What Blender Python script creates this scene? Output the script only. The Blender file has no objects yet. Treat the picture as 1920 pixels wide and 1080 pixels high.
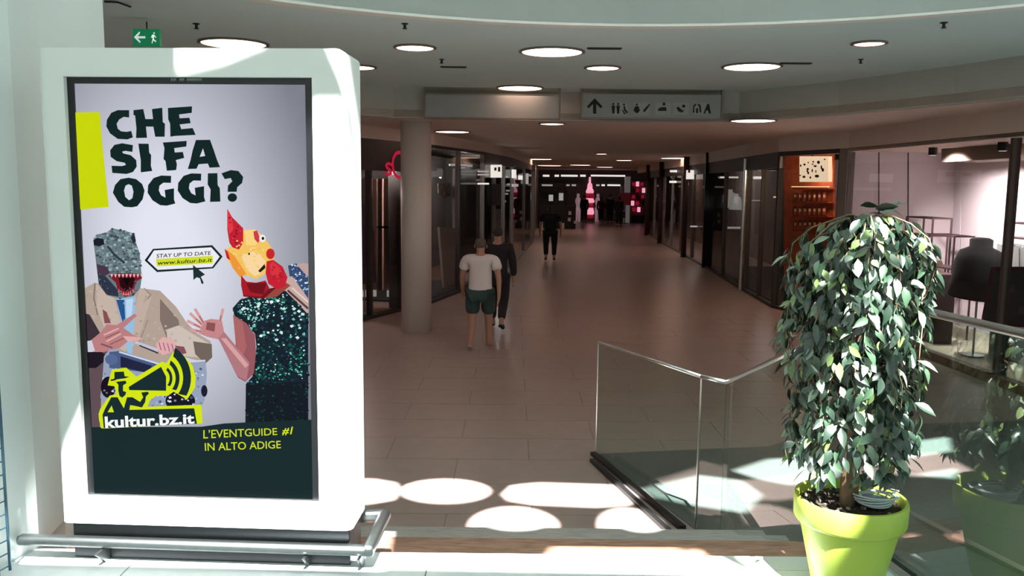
import bpy, bmesh, math, random
from mathutils import Vector, Matrix
from mathutils.geometry import delaunay_2d_cdt
random.seed(7)
scene = bpy.context.scene
COL = scene.collection

# ------------------------------------------------------------------ camera
FPX, HOR, EYE = 1600.0, 345.0, 1.55
PITCH = math.atan((540 - HOR) / FPX)
ROLL = math.radians(-0.6)
cam = bpy.data.cameras.new('camera'); camo = bpy.data.objects.new('camera', cam); COL.objects.link(camo)
cam.sensor_width = 36.0; cam.lens = 36.0 * FPX / 1920.0; cam.clip_start = 0.05; cam.clip_end = 300
CAMR = Matrix.Rotation(math.pi / 2 - PITCH, 3, 'X') @ Matrix.Rotation(-ROLL, 3, 'Z')
camo.matrix_world = Matrix.Translation((0, 0, EYE)) @ CAMR.to_4x4()
scene.camera = camo
EYEV = Vector((0, 0, EYE))

# ------------------------------------------------------------------ light
SUND = Vector((-0.07, 0.52, -0.80)).normalized()
world = bpy.data.worlds.new('sky'); scene.world = world; world.use_nodes = True
wb = world.node_tree.nodes['Background']; wb.inputs[0].default_value = (0.80, 1.0, 0.99, 1); wb.inputs[1].default_value = 1.08
sun = bpy.data.lights.new('sun', 'SUN'); suno = bpy.data.objects.new('sun', sun); COL.objects.link(suno)
sun.energy = 46.0; sun.angle = math.radians(0.6); sun.color = (1.0, 0.995, 0.98)
suno.rotation_euler = SUND.to_track_quat('-Z', 'Y').to_euler(); suno.location = (4, -6, 12)
scene.view_settings.view_transform = 'Standard'; scene.view_settings.look = 'None'
scene.view_settings.exposure = 0.0; scene.view_settings.gamma = 1.0; scene.view_settings.use_curve_mapping = False

# ------------------------------------------------------------------ pixel helpers (1920x1080 frame)
def ray(px, py): return CAMR @ Vector((px - 960.0, 540.0 - py, -FPX))
def on_z(px, py, z):
    d = ray(px, py); return EYEV + d * ((z - EYE) / d.z)
def on_y(px, py, y):
    d = ray(px, py); return EYEV + d * (y / d.y)
def on_plane(px, py, p, n):
    d = ray(px, py); return EYEV + d * ((p - EYEV).dot(n) / d.dot(n))
LOW = -0.75

# ------------------------------------------------------------------ materials
def lin(c):
    out = []
    for v in c[:3]:
        v /= 255.0
        out.append(v / 12.92 if v <= 0.04045 else ((v + 0.055) / 1.055) ** 2.4)
    return (*out, 1.0)
MATS = {}
def mat(name, c, rough=0.6, metal=0.0, var=0.0, scale=6.0, bump=0.0, emit=None, es=1.0, spec=0.5, stretch=None):
    if name in MATS: return MATS[name]
    m = bpy.data.materials.new(name); m.use_nodes = True; nt = m.node_tree; b = nt.nodes['Principled BSDF']
    b.inputs['Base Color'].default_value = lin(c); b.inputs['Roughness'].default_value = rough
    b.inputs['Metallic'].default_value = metal; b.inputs['Specular IOR Level'].default_value = spec
    if emit: b.inputs['Emission Color'].default_value = lin(emit); b.inputs['Emission Strength'].default_value = es
    if var or bump:
        tc = nt.nodes.new('ShaderNodeTexCoord'); n = nt.nodes.new('ShaderNodeTexNoise')
        n.inputs['Scale'].default_value = scale; n.inputs['Detail'].default_value = 5
        if stretch:
            mp = nt.nodes.new('ShaderNodeMapping'); mp.inputs['Scale'].default_value = stretch
            nt.links.new(tc.outputs['Object'], mp.inputs[0]); nt.links.new(mp.outputs[0], n.inputs['Vector'])
        else: nt.links.new(tc.outputs['Object'], n.inputs['Vector'])
        if var:
            r = nt.nodes.new('ShaderNodeValToRGB'); l = lin(c)
            r.color_ramp.elements[0].position = 0.3; r.color_ramp.elements[1].position = 0.7
            r.color_ramp.elements[0].color = (*[v * (1 - var) for v in l[:3]], 1)
            r.color_ramp.elements[1].color = (*[min(1, v * (1 + var)) for v in l[:3]], 1)
            nt.links.new(n.outputs[0], r.inputs[0]); nt.links.new(r.outputs[0], b.inputs['Base Color'])
        if bump:
            bp = nt.nodes.new('ShaderNodeBump'); bp.inputs['Strength'].default_value = bump; bp.inputs['Distance'].default_value = 0.02
            nt.links.new(n.outputs[0], bp.inputs['Height']); nt.links.new(bp.outputs[0], b.inputs['Normal'])
    MATS[name] = m; return m
def glass_mat(name, tint, refl=1.0):
    if name in MATS: return MATS[name]
    m = bpy.data.materials.new(name); m.use_nodes = True; nt = m.node_tree
    for n in list(nt.nodes): nt.nodes.remove(n)
    o = nt.nodes.new('ShaderNodeOutputMaterial'); mx = nt.nodes.new('ShaderNodeMixShader')
    t = nt.nodes.new('ShaderNodeBsdfTransparent'); g = nt.nodes.new('ShaderNodeBsdfGlossy')
    f = nt.nodes.new('ShaderNodeFresnel'); f.inputs[0].default_value = 1.5
    mu = nt.nodes.new('ShaderNodeMath'); mu.operation = 'MULTIPLY'; mu.inputs[1].default_value = refl; mu.use_clamp = True
    t.inputs[0].default_value = lin(tint); g.inputs[0].default_value = (1, 1, 1, 1); g.inputs['Roughness'].default_value = 0.01
    ge = nt.nodes.new('ShaderNodeNewGeometry'); fr_ = nt.nodes.new('ShaderNodeMath'); fr_.operation = 'SUBTRACT'; fr_.inputs[0].default_value = 1.0
    m2 = nt.nodes.new('ShaderNodeMath'); m2.operation = 'MULTIPLY'; nt.links.new(ge.outputs['Backfacing'], fr_.inputs[1]); nt.links.new(mu.outputs[0], m2.inputs[0]); nt.links.new(fr_.outputs[0], m2.inputs[1])
    nt.links.new(f.outputs[0], mu.inputs[0]); nt.links.new(m2.outputs[0], mx.inputs[0])
    nt.links.new(t.outputs[0], mx.inputs[1]); nt.links.new(g.outputs[0], mx.inputs[2]); nt.links.new(mx.outputs[0], o.inputs[0])
    MATS[name] = m; return m
def print_mat(name, strength=1.0, grain=0.0):
    """a lit display: shows the colour attribute of the picture"""
    if name in MATS: return MATS[name]
    m = bpy.data.materials.new(name); m.use_nodes = True; nt = m.node_tree; b = nt.nodes['Principled BSDF']
    b.inputs['Base Color'].default_value = (0.0003, 0.0003, 0.0004, 1); b.inputs['Roughness'].default_value = 0.35
    b.inputs['Specular IOR Level'].default_value = 0.03
    a = nt.nodes.new('ShaderNodeVertexColor'); a.layer_name = 'ink'
    nt.links.new(a.outputs[0], b.inputs['Emission Color']); b.inputs['Emission Strength'].default_value = strength
    MATS[name] = m; return m

WHITE = mat('white_paint', (226, 230, 226), 0.55, var=0.02, scale=3)
WALLW = mat('wall_paint', (222, 230, 228), 0.7, var=0.03, scale=2)
CEIL = mat('ceiling_plaster', (210, 230, 228), 0.85, var=0.02, scale=1.5)
CEIL2 = mat('corridor_ceiling', (228, 210, 196), 0.85, var=0.03, scale=1.5)
FASC = mat('fascia_plaster', (234, 232, 226), 0.8, var=0.02, scale=1.5)
TILE_UP = mat('pale_stone_tile', (226, 232, 232), 0.3, var=0.04, scale=9)
TILE_LOW = mat('beige_stone_tile', (164, 145, 138), 0.3, var=0.05, scale=7)
GROUT = mat('grout', (134, 122, 116), 0.9)
GRANITE = mat('dark_granite', (98, 102, 100), 0.3, var=0.12, scale=40)
STEP = mat('brown_stone_step', (172, 132, 112), 0.4, var=0.35, scale=9, stretch=(1, 7, 1))
STEPG = mat('grey_stone_step', (176, 172, 168), 0.4, var=0.2, scale=9, stretch=(1, 7, 1))
STEEL = mat('brushed_steel', (214, 220, 218), 0.28, 1.0, var=0.05, scale=30)
DSTEEL = mat('dark_steel', (60, 62, 64), 0.4, 0.8)
BLACK = mat('black_plastic', (14, 15, 17), 0.3)
BLACKM = mat('matt_black', (24, 23, 24), 0.75)
SHOPDK = mat('dark_shop_frame', (44, 38, 36), 0.5, var=0.1, scale=4)
SHOPGY = mat('grey_shop_frame', (120, 116, 112), 0.5)
SHOPIN = mat('dim_shop_interior', (110, 100, 96), 0.8, var=0.15, scale=2)
GLASS = glass_mat('clear_glass', (238, 246, 243), 0.8)
GLASSN = glass_mat('green_edge_glass', (226, 242, 236), 2.2)
SHOPGL = glass_mat('shop_glass', (236, 236, 236), 0.4)
LAMP = mat('lamp_diffuser', (255, 255, 255), 0.5, emit=(255, 208, 184), es=6.8)
LAMPRIM = mat('lamp_rim', (120, 112, 106), 0.5)

# ------------------------------------------------------------------ mesh helpers
def obj(name, bm, m, parent=None, smooth=False):
    me = bpy.data.meshes.new(name); bmesh.ops.recalc_face_normals(bm, faces=bm.faces[:]); bm.to_mesh(me); bm.free()
    for x in (m if isinstance(m, (list, tuple)) else [m]): me.materials.append(x)
    if smooth:
        for p in me.polygons: p.use_smooth = True
    o = bpy.data.objects.new(name, me); COL.objects.link(o)
    if parent: o.parent = parent
    return o
def tag(o, label, cat, group=None):
    o['label'] = label; o['category'] = cat
    if group: o['group'] = group
    return o
def struct(o, label=None):
    o['kind'] = 'structure'
    if label: o['label'] = label
    return o
def thing(name, label, cat, loc=(0, 0, 0), rz=0.0, group=None):
    o = bpy.data.objects.new(name, None); COL.objects.link(o); o.location = loc; o.rotation_euler = (0, 0, rz)
    o.empty_display_size = 0.1
    return tag(o, label, cat, group)
def world_parent(o, p):
    """parent o (mesh in world coordinates) under p keeping its place"""
    o.parent = p
    o.matrix_parent_inverse = (Matrix.Translation(p.location) @ p.rotation_euler.to_matrix().to_4x4()).inverted()
    return o
def dup(root, loc, label, group=None, rz=None):
    r = root.copy(); COL.objects.link(r); r.location = loc; r['label'] = label
    if rz is not None: r.rotation_euler = (0, 0, rz)
    if group: r['group'] = group
    for ch in list(root.children):
        c = ch.copy(); COL.objects.link(c); c.parent = r
        for g in list(ch.children):
            d = g.copy(); COL.objects.link(d); d.parent = c
    return r
def box(bm, c, s, R=None, bev=0.0):
    M = Matrix.Translation(c) @ (R.to_4x4() if R else Matrix.Identity(4)) @ Matrix.Diagonal((*s, 1))
    v = bmesh.ops.create_cube(bm, size=1, matrix=M)['verts']
    if bev:
        es = list({e for x in v for e in x.link_edges})
        bmesh.ops.bevel(bm, geom=es, offset=bev, segments=2, affect='EDGES', profile=0.5)
    return bm
def prism(bm, poly, z0, z1):
    lo = [bm.verts.new((p[0], p[1], z0)) for p in poly]; hi = [bm.verts.new((p[0], p[1], z1)) for p in poly]
    bm.faces.new(lo[::-1]); bm.faces.new(hi); n = len(poly)
    for i in range(n): bm.faces.new((lo[i], lo[(i + 1) % n], hi[(i + 1) % n], hi[i]))
    return bm
def slab(bm, pts, n, t):
    """solid of thickness t behind the planar outline pts along n"""
    n = Vector(n); a = [bm.verts.new(p) for p in pts]; b = [bm.verts.new(Vector(p) + n * t) for p in pts]
    bm.faces.new(a); bm.faces.new(b[::-1]); k = len(a)
    for i in range(k): bm.faces.new((a[i], a[(i + 1) % k], b[(i + 1) % k], b[i]))
    return bm
def tube(bm, pts, r, seg=8, caps=True):
    pts = [Vector(p) for p in pts]; rings = []
    for i, p in enumerate(pts):
        t = (pts[min(i + 1, len(pts) - 1)] - pts[max(i - 1, 0)]).normalized()
        u = t.orthogonal().normalized() if i == 0 else (rings_u - t * rings_u.dot(t)).normalized()
        rings_u = u; w = t.cross(u); rr = r[i] if isinstance(r, (list, tuple)) else r
        rings.append([bm.verts.new(p + (u * math.cos(a) + w * math.sin(a)) * rr) for a in [2 * math.pi * k / seg for k in range(seg)]])
    for a, b in zip(rings, rings[1:]):
        for k in range(seg): bm.faces.new((a[k], a[(k + 1) % seg], b[(k + 1) % seg], b[k]))
    if caps: bm.faces.new(rings[0][::-1]); bm.faces.new(rings[-1])
    return bm
def lathe(bm, prof, seg=32, c=(0, 0, 0), closed=False):
    rings = [[bm.verts.new((c[0] + r * math.cos(2 * math.pi * k / seg), c[1] + r * math.sin(2 * math.pi * k / seg), c[2] + z)) for k in range(seg)] for r, z in prof]
    for a, b in zip(rings, rings[1:]):
        for k in range(seg): bm.faces.new((a[k], a[(k + 1) % seg], b[(k + 1) % seg], b[k]))
    bm.faces.new(rings[0][::-1]); bm.faces.new(rings[-1])
    return bm
def wallseg(bm, a, b, z0, z1, t=0.1, side=1):
    a = Vector((a[0], a[1], 0)); b = Vector((b[0], b[1], 0)); d = (b - a).normalized(); n = Vector((-d.y, d.x, 0)) * side * t
    prism(bm, [a, b, b + n, a + n], z0, z1); return bm
def B(): return bmesh.new()
def XY(v): return (v[0], v[1])
def text_tris(s, bold=0.0, shear=0.0, space=1.0):
    """built-in lettering as triangles, normalised so the whole box is 0..1"""
    cu = bpy.data.curves.new('lettering', 'FONT'); cu.body = s; cu.offset = bold; cu.shear = shear; cu.space_character = space
    cu.resolution_u = 3; cu.fill_mode = 'FRONT'
    o = bpy.data.objects.new('lettering', cu); COL.objects.link(o)
    dg = bpy.context.evaluated_depsgraph_get(); me = o.evaluated_get(dg).to_mesh(); me.calc_loop_triangles()
    vs = [v.co.copy() for v in me.vertices]; tr = [tuple(t.vertices) for t in me.loop_triangles]
    bpy.data.objects.remove(o); bpy.data.curves.remove(cu)
    x0 = min(v.x for v in vs); x1 = max(v.x for v in vs); y0 = min(v.y for v in vs); y1 = max(v.y for v in vs)
    return [((v.x - x0) / (x1 - x0), (v.y - y0) / (y1 - y0)) for v in vs], tr

# ================================================================== STRUCTURE
# ---- stair edge frame: u along the top edge (right), w away from the camera
T0 = on_z(690, 1039, 0); T1 = on_z(1345, 1046, 0)
U = (T1 - T0).normalized(); W = Vector((-U.y, U.x, 0))
RISE, RUN, NST = 0.15, 0.43, 5
def st(u, w, z=0.0): return T0 + U * u + W * w + Vector((0, 0, z))
N0 = on_z(1647, 1030, 0); N1d = (on_z(1717, 1081, 0) - N0).normalized()          # near balustrade foot line
GLR = (N0 - T0).dot(U)                                                            # right end of the stair (at the glass)
# upper floor slab
NEAR = N0 + N1d * 3.2
NB = N0 - N1d * 0.0
c1 = T0 - U * 5.0
g = B(); prism(g, [XY(c1), XY(st(GLR + 0.1, 0)), XY(NEAR + Vector((0.06, 0, 0))), (NEAR.x + 0.3, -5.0), (-6, -5.0), (-6, c1.y)], -0.75, -0.004)
floor = struct(obj('floor', g, GROUT), 'pale tiled upper floor')
tw, td, gap = 1.2, 0.6, 0.003
k = 0
for r in range(4):
    for c in range(-2, 5):
        u0 = -0.94 + c * tw + (0.0 if r % 2 == 0 else 0.45); w1 = -0.112 - r * td; w0 = w1 - td
        ue = min(u0 + tw, GLR - 0.02 - r * 0.02)
        if ue - u0 < 0.15: continue
        g = B(); p = [st(u0 + gap, w0 + gap), st(ue - gap, w0 + gap), st(ue - gap, w1), st(u0 + gap, w1)]
        prism(g, [XY(q) for q in p], -0.02, 0.0); obj('tile', g, TILE_UP, floor)
g = B(); prism(g, [XY(st(-2.3, -0.107)), XY(st(GLR - 0.02, -0.107)), XY(st(GLR - 0.02, 0.02)), XY(st(-2.3, 0.02))], -0.04, 0.0)
obj('nosing_strip', g, TILE_UP, floor)
# stairs down to the mall level
g = B(); prism(g, [XY(st(-2.3, -0.3)), XY(st(GLR, -0.3)), XY(st(GLR, 0.0)), XY(st(-2.3, 0.0))], -0.75, -0.05)
stair = struct(obj('floor_stairs', g, STEPG), 'low flight of brown stone steps')
for i in range(1, NST):
    g = B(); prism(g, [XY(st(-2.3, (i - 1) * RUN)), XY(st(GLR, (i - 1) * RUN)), XY(st(GLR, i * RUN + 0.015)), XY(st(-2.3, i * RUN + 0.015))], -0.75 if i == NST else -i * RISE - 0.1, -i * RISE)
    obj('tread', g, STEP if i < 3 else STEPG, stair)
    g = B(); prism(g, [XY(st(-2.3, (i - 1) * RUN)), XY(st(GLR, (i - 1) * RUN)), XY(st(GLR, i * RUN)), XY(st(-2.3, i * RUN))], -0.75, -i * RISE - 0.1)
    obj('riser_block', g, STEPG, stair)
# lower floor
g = B(); prism(g, [(-9, 2.5), (13, 2.5), (13, 55), (-9, 55)], -0.95, LOW - 0.004)
lowf = struct(obj('floor', g, GROUT), 'beige tiled mall corridor floor')
WF = (NST - 1) * RUN + 0.004
NROW = 17
for r in range(NROW):
    for c in range(-5, 6):
        u0 = c * tw + (0.15 if r % 2 == 0 else 0.75); w0 = WF + r * td
        p = [st(u0 + gap, w0 + gap), st(u0 + tw - gap, w0 + gap), st(u0 + tw - gap, w0 + td - gap), st(u0 + gap, w0 + td - gap)]
        if p[0].x < -5 or p[0].x > 7: continue
        g = B(); prism(g, [XY(q) for q in p], LOW - 0.02, LOW); obj('tile', g, TILE_LOW, lowf)
wr = WF + NROW * td
g = B(); prism(g, [XY(st(-12, wr)), XY(st(16, wr)), XY(st(16, 52)), XY(st(-12, 52))], LOW - 0.02, LOW); obj('tile_field', g, TILE_LOW, lowf)
# dark stone area behind the balustrade
F = on_z(1117, 852, LOW); J = on_z(1304, 994, LOW); GH = 1.03
C = on_z(1349, 1012, LOW); HF, HJ = 0.97, 1.045
Dk = [F, on_z(1440, 838, LOW), on_z(1560, 800, LOW), on_z(1920, 790, LOW) , Vector((8.5, 6.0, 0)), Vector((8.5, 2.6, 0)), Vector((N0.x + 0.05, 2.6, 0)), Vector((N0.x + 0.05, N0.y + 0.2, 0)), C, J]
g = B(); prism(g, [XY(p) for p in Dk], LOW - 0.01, LOW + 0.006)
struct(obj('floor', g, GRANITE), 'dark stone floor behind the glass balustrade')

# ---- ceilings
ACX, ACY, AR = 0.9, 2.75, 4.55
HA, HB = EYE + 1.33, EYE + 0.93
arc = [(ACX + AR * math.cos(math.radians(a)), ACY + AR * math.sin(math.radians(a))) for a in range(185, -6, -5)]
g = B(); prism(g, arc + [(13, 2.4), (13, 15), (-9, 15), (-9, 2.4)], HA, HA + 0.3)
struct(obj('ceiling', g, CEIL), 'grey plaster ceiling ring around the atrium')
g = B()
for a, b in zip(arc, arc[1:]):
    d0 = Vector((a[0] - ACX, a[1] - ACY)).normalized() * 0.12; d1 = Vector((b[0] - ACX, b[1] - ACY)).normalized() * 0.12
    prism(g, [a, b, (b[0] + d1.x, b[1] + d1.y), (a[0] + d0.x, a[1] + d0.y)], HA - 0.02, HA + 2.4)
bmesh.ops.remove_doubles(g, verts=g.verts[:], dist=1e-4)
struct(obj('trim_1', g, FASC), 'curved pale fascia at the edge of the atrium')
bk = [(-6.0, 7.6), (-4.2, 9.7), (-1.7, 12.3), (0.5, 12.6), (2.2, 12.55), (3.2, 12.35), (4.1, 11.0), (4.8, 9.5), (5.3, 8.2), (6.2, 6.2)]
g = B(); prism(g, bk + [(13, 6.2), (13, 55), (-9, 55), (-9, 7.6)], HB, HB + 0.1)
struct(obj('ceiling', g, CEIL2), 'low brownish ceiling over the mall corridor')
g = B()
for a, b in zip(bk, bk[1:]): wallseg(g, a, b, HB - 0.015, HA, 0.1, 1)
struct(obj('trim_2', g, mat('bulkhead_plaster', (176, 174, 166), .85, var=.02, scale=1.5)), 'pale bulkhead between the two ceiling levels')

# ---- left wall and column behind the totem
lw = [on_z(-260, 1150, 0), on_z(6, 1062, 0)]
def at_xy(px, y):  # floor plan point seen at column px (near the horizon line) at depth y
    p = on_y(px, 60, y); return (p.x, p.y)
W8, W72 = on_z(8, 1060, 0), on_z(74, 1025, 0)
wl = [XY(W8 + (W8 - W72).normalized() * 2.5), XY(W72), at_xy(72, W72.y + .3)]
wl2 = [at_xy(72, W72.y + .3), at_xy(195, 4.35), at_xy(188, 5.4), (-7, 5.4)]
g = B()
for a, b in zip(wl, wl[1:]): wallseg(g, a, b, 0, 6, 0.15, 1)
struct(obj('wall_left', g, WALLW), 'white wall beside the advertising totem')
g = B(); prism(g, [wl2[0], wl2[1], wl2[2], (-6.9, 5.4), (-6.9, wl2[0][1] + .1)], -0.75, 6)
struct(obj('wall_column', g, WALLW), 'white square pillar rising behind the totem')
g = B(); wallseg(g, (-6, -5), (5, -5), -0.75, 4.2, 0.2, -1); struct(obj('wall_back', g, WALLW))
g = B(); wallseg(g, (8.6, -5), (8.6, 7.2), -0.95, 4.2, 0.2, -1); struct(obj('wall_right', g, WALLW))
# ---- outer shell of the mall
g = B(); wallseg(g, (-9, 5.5), (-9, 55), -0.95, HA, 0.1, 1); struct(obj('wall_far_left', g, SHOPIN))
g = B(); wallseg(g, (13, 2), (13, 55), -0.95, HA, 0.1, -1); struct(obj('wall_far_right', g, SHOPIN))
g = B(); wallseg(g, (-9, 55), (13, 55), -0.95, HA, 0.1, 1); struct(obj('wall_end', g, SHOPIN))

# ---- unseen slab over the atrium, openings shaped backwards from the wanted sun patches
RZ = 6.0
def back(p): return (p.x + SUND.x / SUND.z * (RZ - p.z), p.y + SUND.y / SUND.z * (RZ - p.z))
def ell(cx, cy, a, b, n=20): return [(cx + a * math.cos(2 * math.pi * k / n), cy + b * math.sin(2 * math.pi * k / n)) for k in range(n)]
#TOTEM PLANE
TL = on_z(116, 1043, 0); TR = on_z(655, 1060, 0)
TU = (TR - TL).normalized(); TN = Vector((TU.y, -TU.x, 0))        # TN points to the camera
TP = TL + TN * 0.05                                               # a point of the cabinet's front plane
def tp(px, py, off=0.0): return on_plane(px, py, TP + TN * off, TN)
holes = []
def low(poly): holes.append([back(on_z(x, y, LOW)) for x, y in poly])
low([(560, 899), (700, 899), (742, 906), (749, 921), (738, 938), (690, 946), (560, 946)])
low(ell(835, 922, 84, 23)); low([(942, 928), (960, 911), (1010, 906), (1170, 911), (1196, 930), (1180, 948), (1120, 952), (1000, 947), (955, 940)])
low([(1200, 918), (1310, 892), (1390, 902), (1430, 930), (1400, 965), (1300, 950), (1230, 935)])
low([(1372, 884), (1440, 862), (1520, 858), (1580, 880), (1560, 905), (1480, 912), (1420, 900)])
low([(1690, 832), (1780, 820), (1786, 848), (1700, 862)]); low([(1710, 892), (1800, 878), (1790, 900)])
holes.append([back(st((x - 0.0), w, LOW)) for x, w in ell(0.62, 2.12, 0.30, 0.34)])
holes.append([back(st((x - 0.0), w, LOW)) for x, w in ell(1.42, 2.12, 0.22, 0.34)])
# totem, floor edge and steps
holes.append([back(tp(*p)) for p in [(335, 60), (520, 60), (500, 90), (420, 122), (335, 142)]])
holes.append([back(tp(*p)) for p in [(600, 60), (720, 60), (720, 192), (655, 192), (640, 150)]])
holes.append([back(tp(*p)) for p in [(590, 197), (720, 197), (720, 1065), (60, 1065), (20, 1050), (100, 905), (165, 757), (400, 430)]])
holes.append([back(st(u, w, z)) for u, w, z in [(-0.1, -0.13, 0), (1.3, -0.15, 0), (1.62, -0.42, 0), (1.68, -0.3, 0), (1.5, -0.05, 0), (1.44, 0.04, 0), (0.1, 0.04, 0), (-.1, .04, 0)]])
holes.append([back(st(u, w, z)) for u, w, z in [(0.75, 0.28, -.15), (1.40, 0.25, -.15), (1.40, 0.42, -.15), (0.8, 0.42, -.15)]])
wn_ = Vector((-(W72 - W8).y, (W72 - W8).x, 0)).normalized()
holes.append([back(on_plane(x, y, W8, wn_)) for x, y in [(99, 905), (58, 1000), (70, 1027), (110, 1005)]])
PY = 3.15                                                          # depth of the potted tree
def crown(poly): holes.append([back(on_y(x, y, PY - 0.1)) for x, y in poly])
holes.append([back(on_z(x, y, 0.39)) for x, y in [(1465, 885), (1520, 885), (1560, 930), (1625, 968), (1600, 985), (1480, 975)]])
crown([(1590, 385), (1700, 385), (1790, 470), (1770, 590), (1740, 590), (1690, 560), (1650, 520), (1600, 470)])
crown([(1560, 570), (1610, 555), (1660, 580), (1730, 630), (1750, 780), (1720, 900), (1660, 860), (1665, 740), (1570, 680)])
crown([(1430, 420), (1490, 415), (1480, 470), (1450, 540), (1430, 540)]); crown([(1480, 840), (1520, 765), (1590, 720), (1620, 760), (1600, 890), (1480, 900)])
crown([(1435, 630), (1475, 610), (1480, 670), (1435, 690)]); crown([(1515, 525), (1545, 515), (1540, 560), (1515, 560)])
def inside(p, poly):
    r = False; j = len(poly) - 1
    for i in range(len(poly)):
        a, b = poly[i], poly[j]
        if (a[1] > p[1]) != (b[1] > p[1]) and p[0] < (b[0] - a[0]) * (p[1] - a[1]) / (b[1] - a[1]) + a[0]: r = not r
        j = i
    return r
outer = [(-4.2, -4.8), (6.5, -4.8), (6.5, 7.4), (-4.2, 7.4)]
vc, ed = [], []
for poly in [outer] + holes:
    o0 = len(vc); vc += [Vector(p) for p in poly]; ed += [(o0 + i, o0 + (i + 1) % len(poly)) for i in range(len(poly))]
vo, eo, fo = delaunay_2d_cdt(vc, ed, [], 0, 1e-5)[:3]
g = B(); vv = [g.verts.new((v.x, v.y, RZ)) for v in vo]
for f in fo:
    cx = sum(vo[i].x for i in f) / len(f); cy = sum(vo[i].y for i in f) / len(f)
    if inside((cx, cy), outer) and not any(inside((cx, cy), h) for h in holes):
        try: g.faces.new([vv[i] for i in f])
        except ValueError: pass
bmesh.ops.delete(g, geom=[v for v in g.verts if not v.link_faces], context='VERTS')
r = bmesh.ops.extrude_face_region(g, geom=g.faces[:]); bmesh.ops.translate(g, verts=[e for e in r['geom'] if isinstance(e, bmesh.types.BMVert)], vec=(0, 0, 0.03))
struct(obj('ceiling_sun_mask', g, WALLW), 'unseen skylight slab over the atrium, openings shaped to cast the sun patches')

# ================================================================== GLASS BALUSTRADE
bal = thing('glass_balustrade', 'glass balustrade with steel handrail beside the steps and potted tree', 'balustrade', (C.x, C.y, LOW))
def pane(a, b, za, zb, ha, hb, m=GLASS, t=0.012, name='glass_pane'):
    a = Vector((a.x, a.y, 0)); b = Vector((b.x, b.y, 0)); n = Vector((-(b - a).y, (b - a).x, 0)).normalized()
    g = B(); slab(g, [a + Vector((0, 0, za)), b + Vector((0, 0, zb)), b + Vector((0, 0, hb)), a + Vector((0, 0, ha))], n, t)
    return world_parent(obj(name, g, m), bal)
Jt = LOW + GH; up = Vector((0, 0, 1))
FJ = J - F
pane(F, F + FJ * 0.996, LOW + 0.01, LOW + 0.01, LOW + HF, LOW + HJ)
pane(J + (C - J) * 0.02, C, LOW + 0.01, LOW + 0.01, LOW + HJ, LOW + HJ)
NT = 1.06
Gt = N0 - N1d * 0.02
pane(C, Gt, LOW + 0.02, 0.0, LOW + HJ, NT - 0.005)
nseg = 3.0
pane(N0 + N1d * 0.005, N0 + N1d * 1.25, 0.0, 0.0, NT, NT, GLASSN); pane(N0 + N1d * 1.258, N0 + N1d * nseg, 0.0, 0.0, NT, NT, GLASSN)
def part(name, m, parent, fn, smooth=False):
    g = B(); fn(g); o = obj(name, g, m, None, smooth); return world_parent(o, parent)
rail = [F + up * (HF + 0.01), J + up * (HJ + 0.01), C + up * (HJ + 0.01), N0 + up * (NT + 0.01), N0 + N1d * nseg + up * (NT + 0.01)]
for nm, a, b, rr in [('handrail', rail[0], rail[1], .012), ('handrail', rail[1], rail[2], .014), ('handrail', rail[2], rail[3], .014), ('handrail', rail[3], rail[4], .017)]:
    part(nm, STEEL, bal, lambda g: tube(g, [a, b], rr, 10), True)
part('edge_strip', STEEL, bal, lambda g: tube(g, [F + up * .02, F + up * HF], .006, 6))
part('joint_strip', STEEL, bal, lambda g: tube(g, [J + up * .02, J + up * HJ], .008, 6))
part('gasket', BLACK, bal, lambda g: tube(g, [N0 + up * .02, N0 + up * NT], .009, 6))
S0, S1 = on_z(1110, 866, LOW), on_z(1266, 1012, LOW)
def bar(g, a, b, w, h): 
    a = Vector(a); b = Vector(b); d = b - a; n = Vector((-d.y, d.x, 0)).normalized() * w / 2
    v = [a - n, b - n, b + n, a + n]; lo = [g.verts.new(p) for p in v]; hi = [g.verts.new(p + up * h) for p in v]
    g.faces.new(lo[::-1]); g.faces.new(hi)
    for i in range(4): g.faces.new((lo[i], lo[(i + 1) % 4], hi[(i + 1) % 4], hi[i]))
part('base_channel', DSTEEL, bal, lambda g: bar(g, on_z(1112, 853, LOW), on_z(1280, 994, LOW), .05, .03))
part('base_channel', DSTEEL, bal, lambda g: bar(g, S0, S1, .04, .03))
part('base_channel', DSTEEL, bal, lambda g: bar(g, on_z(1270, 1003, LOW), C + (C - J) * 0.2, .09, .03))
part('base_channel', DSTEEL, bal, lambda g: bar(g, N0 + N1d * .05 - Vector((.02, 0, 0)), N0 + N1d * nseg - Vector((.02, 0, 0)), .05, .006))
part('base_trim', STEEL, bal, lambda g: bar(g, N0 + N1d * .05 - Vector((.055, 0, 0)), N0 + N1d * nseg - Vector((.075, 0, 0)), .05, .012))
for i in range(4):
    q = S1 + (on_z(1335, 1018, LOW) - S1) * (i / 3.0) 
    part('clamp', STEEL if i % 2 else DSTEEL, bal, lambda g: box(g, q + up * .02, (.05, .10, .05), Matrix.Rotation(.6, 3, 'Z'), .008))
e0, e1 = on_z(1690, 960, LOW), on_z(1990, 1112, LOW)
g = B(); bar(g, e0, e1, .06, .03)
struct(obj('trim_3', g, STEEL), 'steel edge profile in the dark stone floor')

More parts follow.
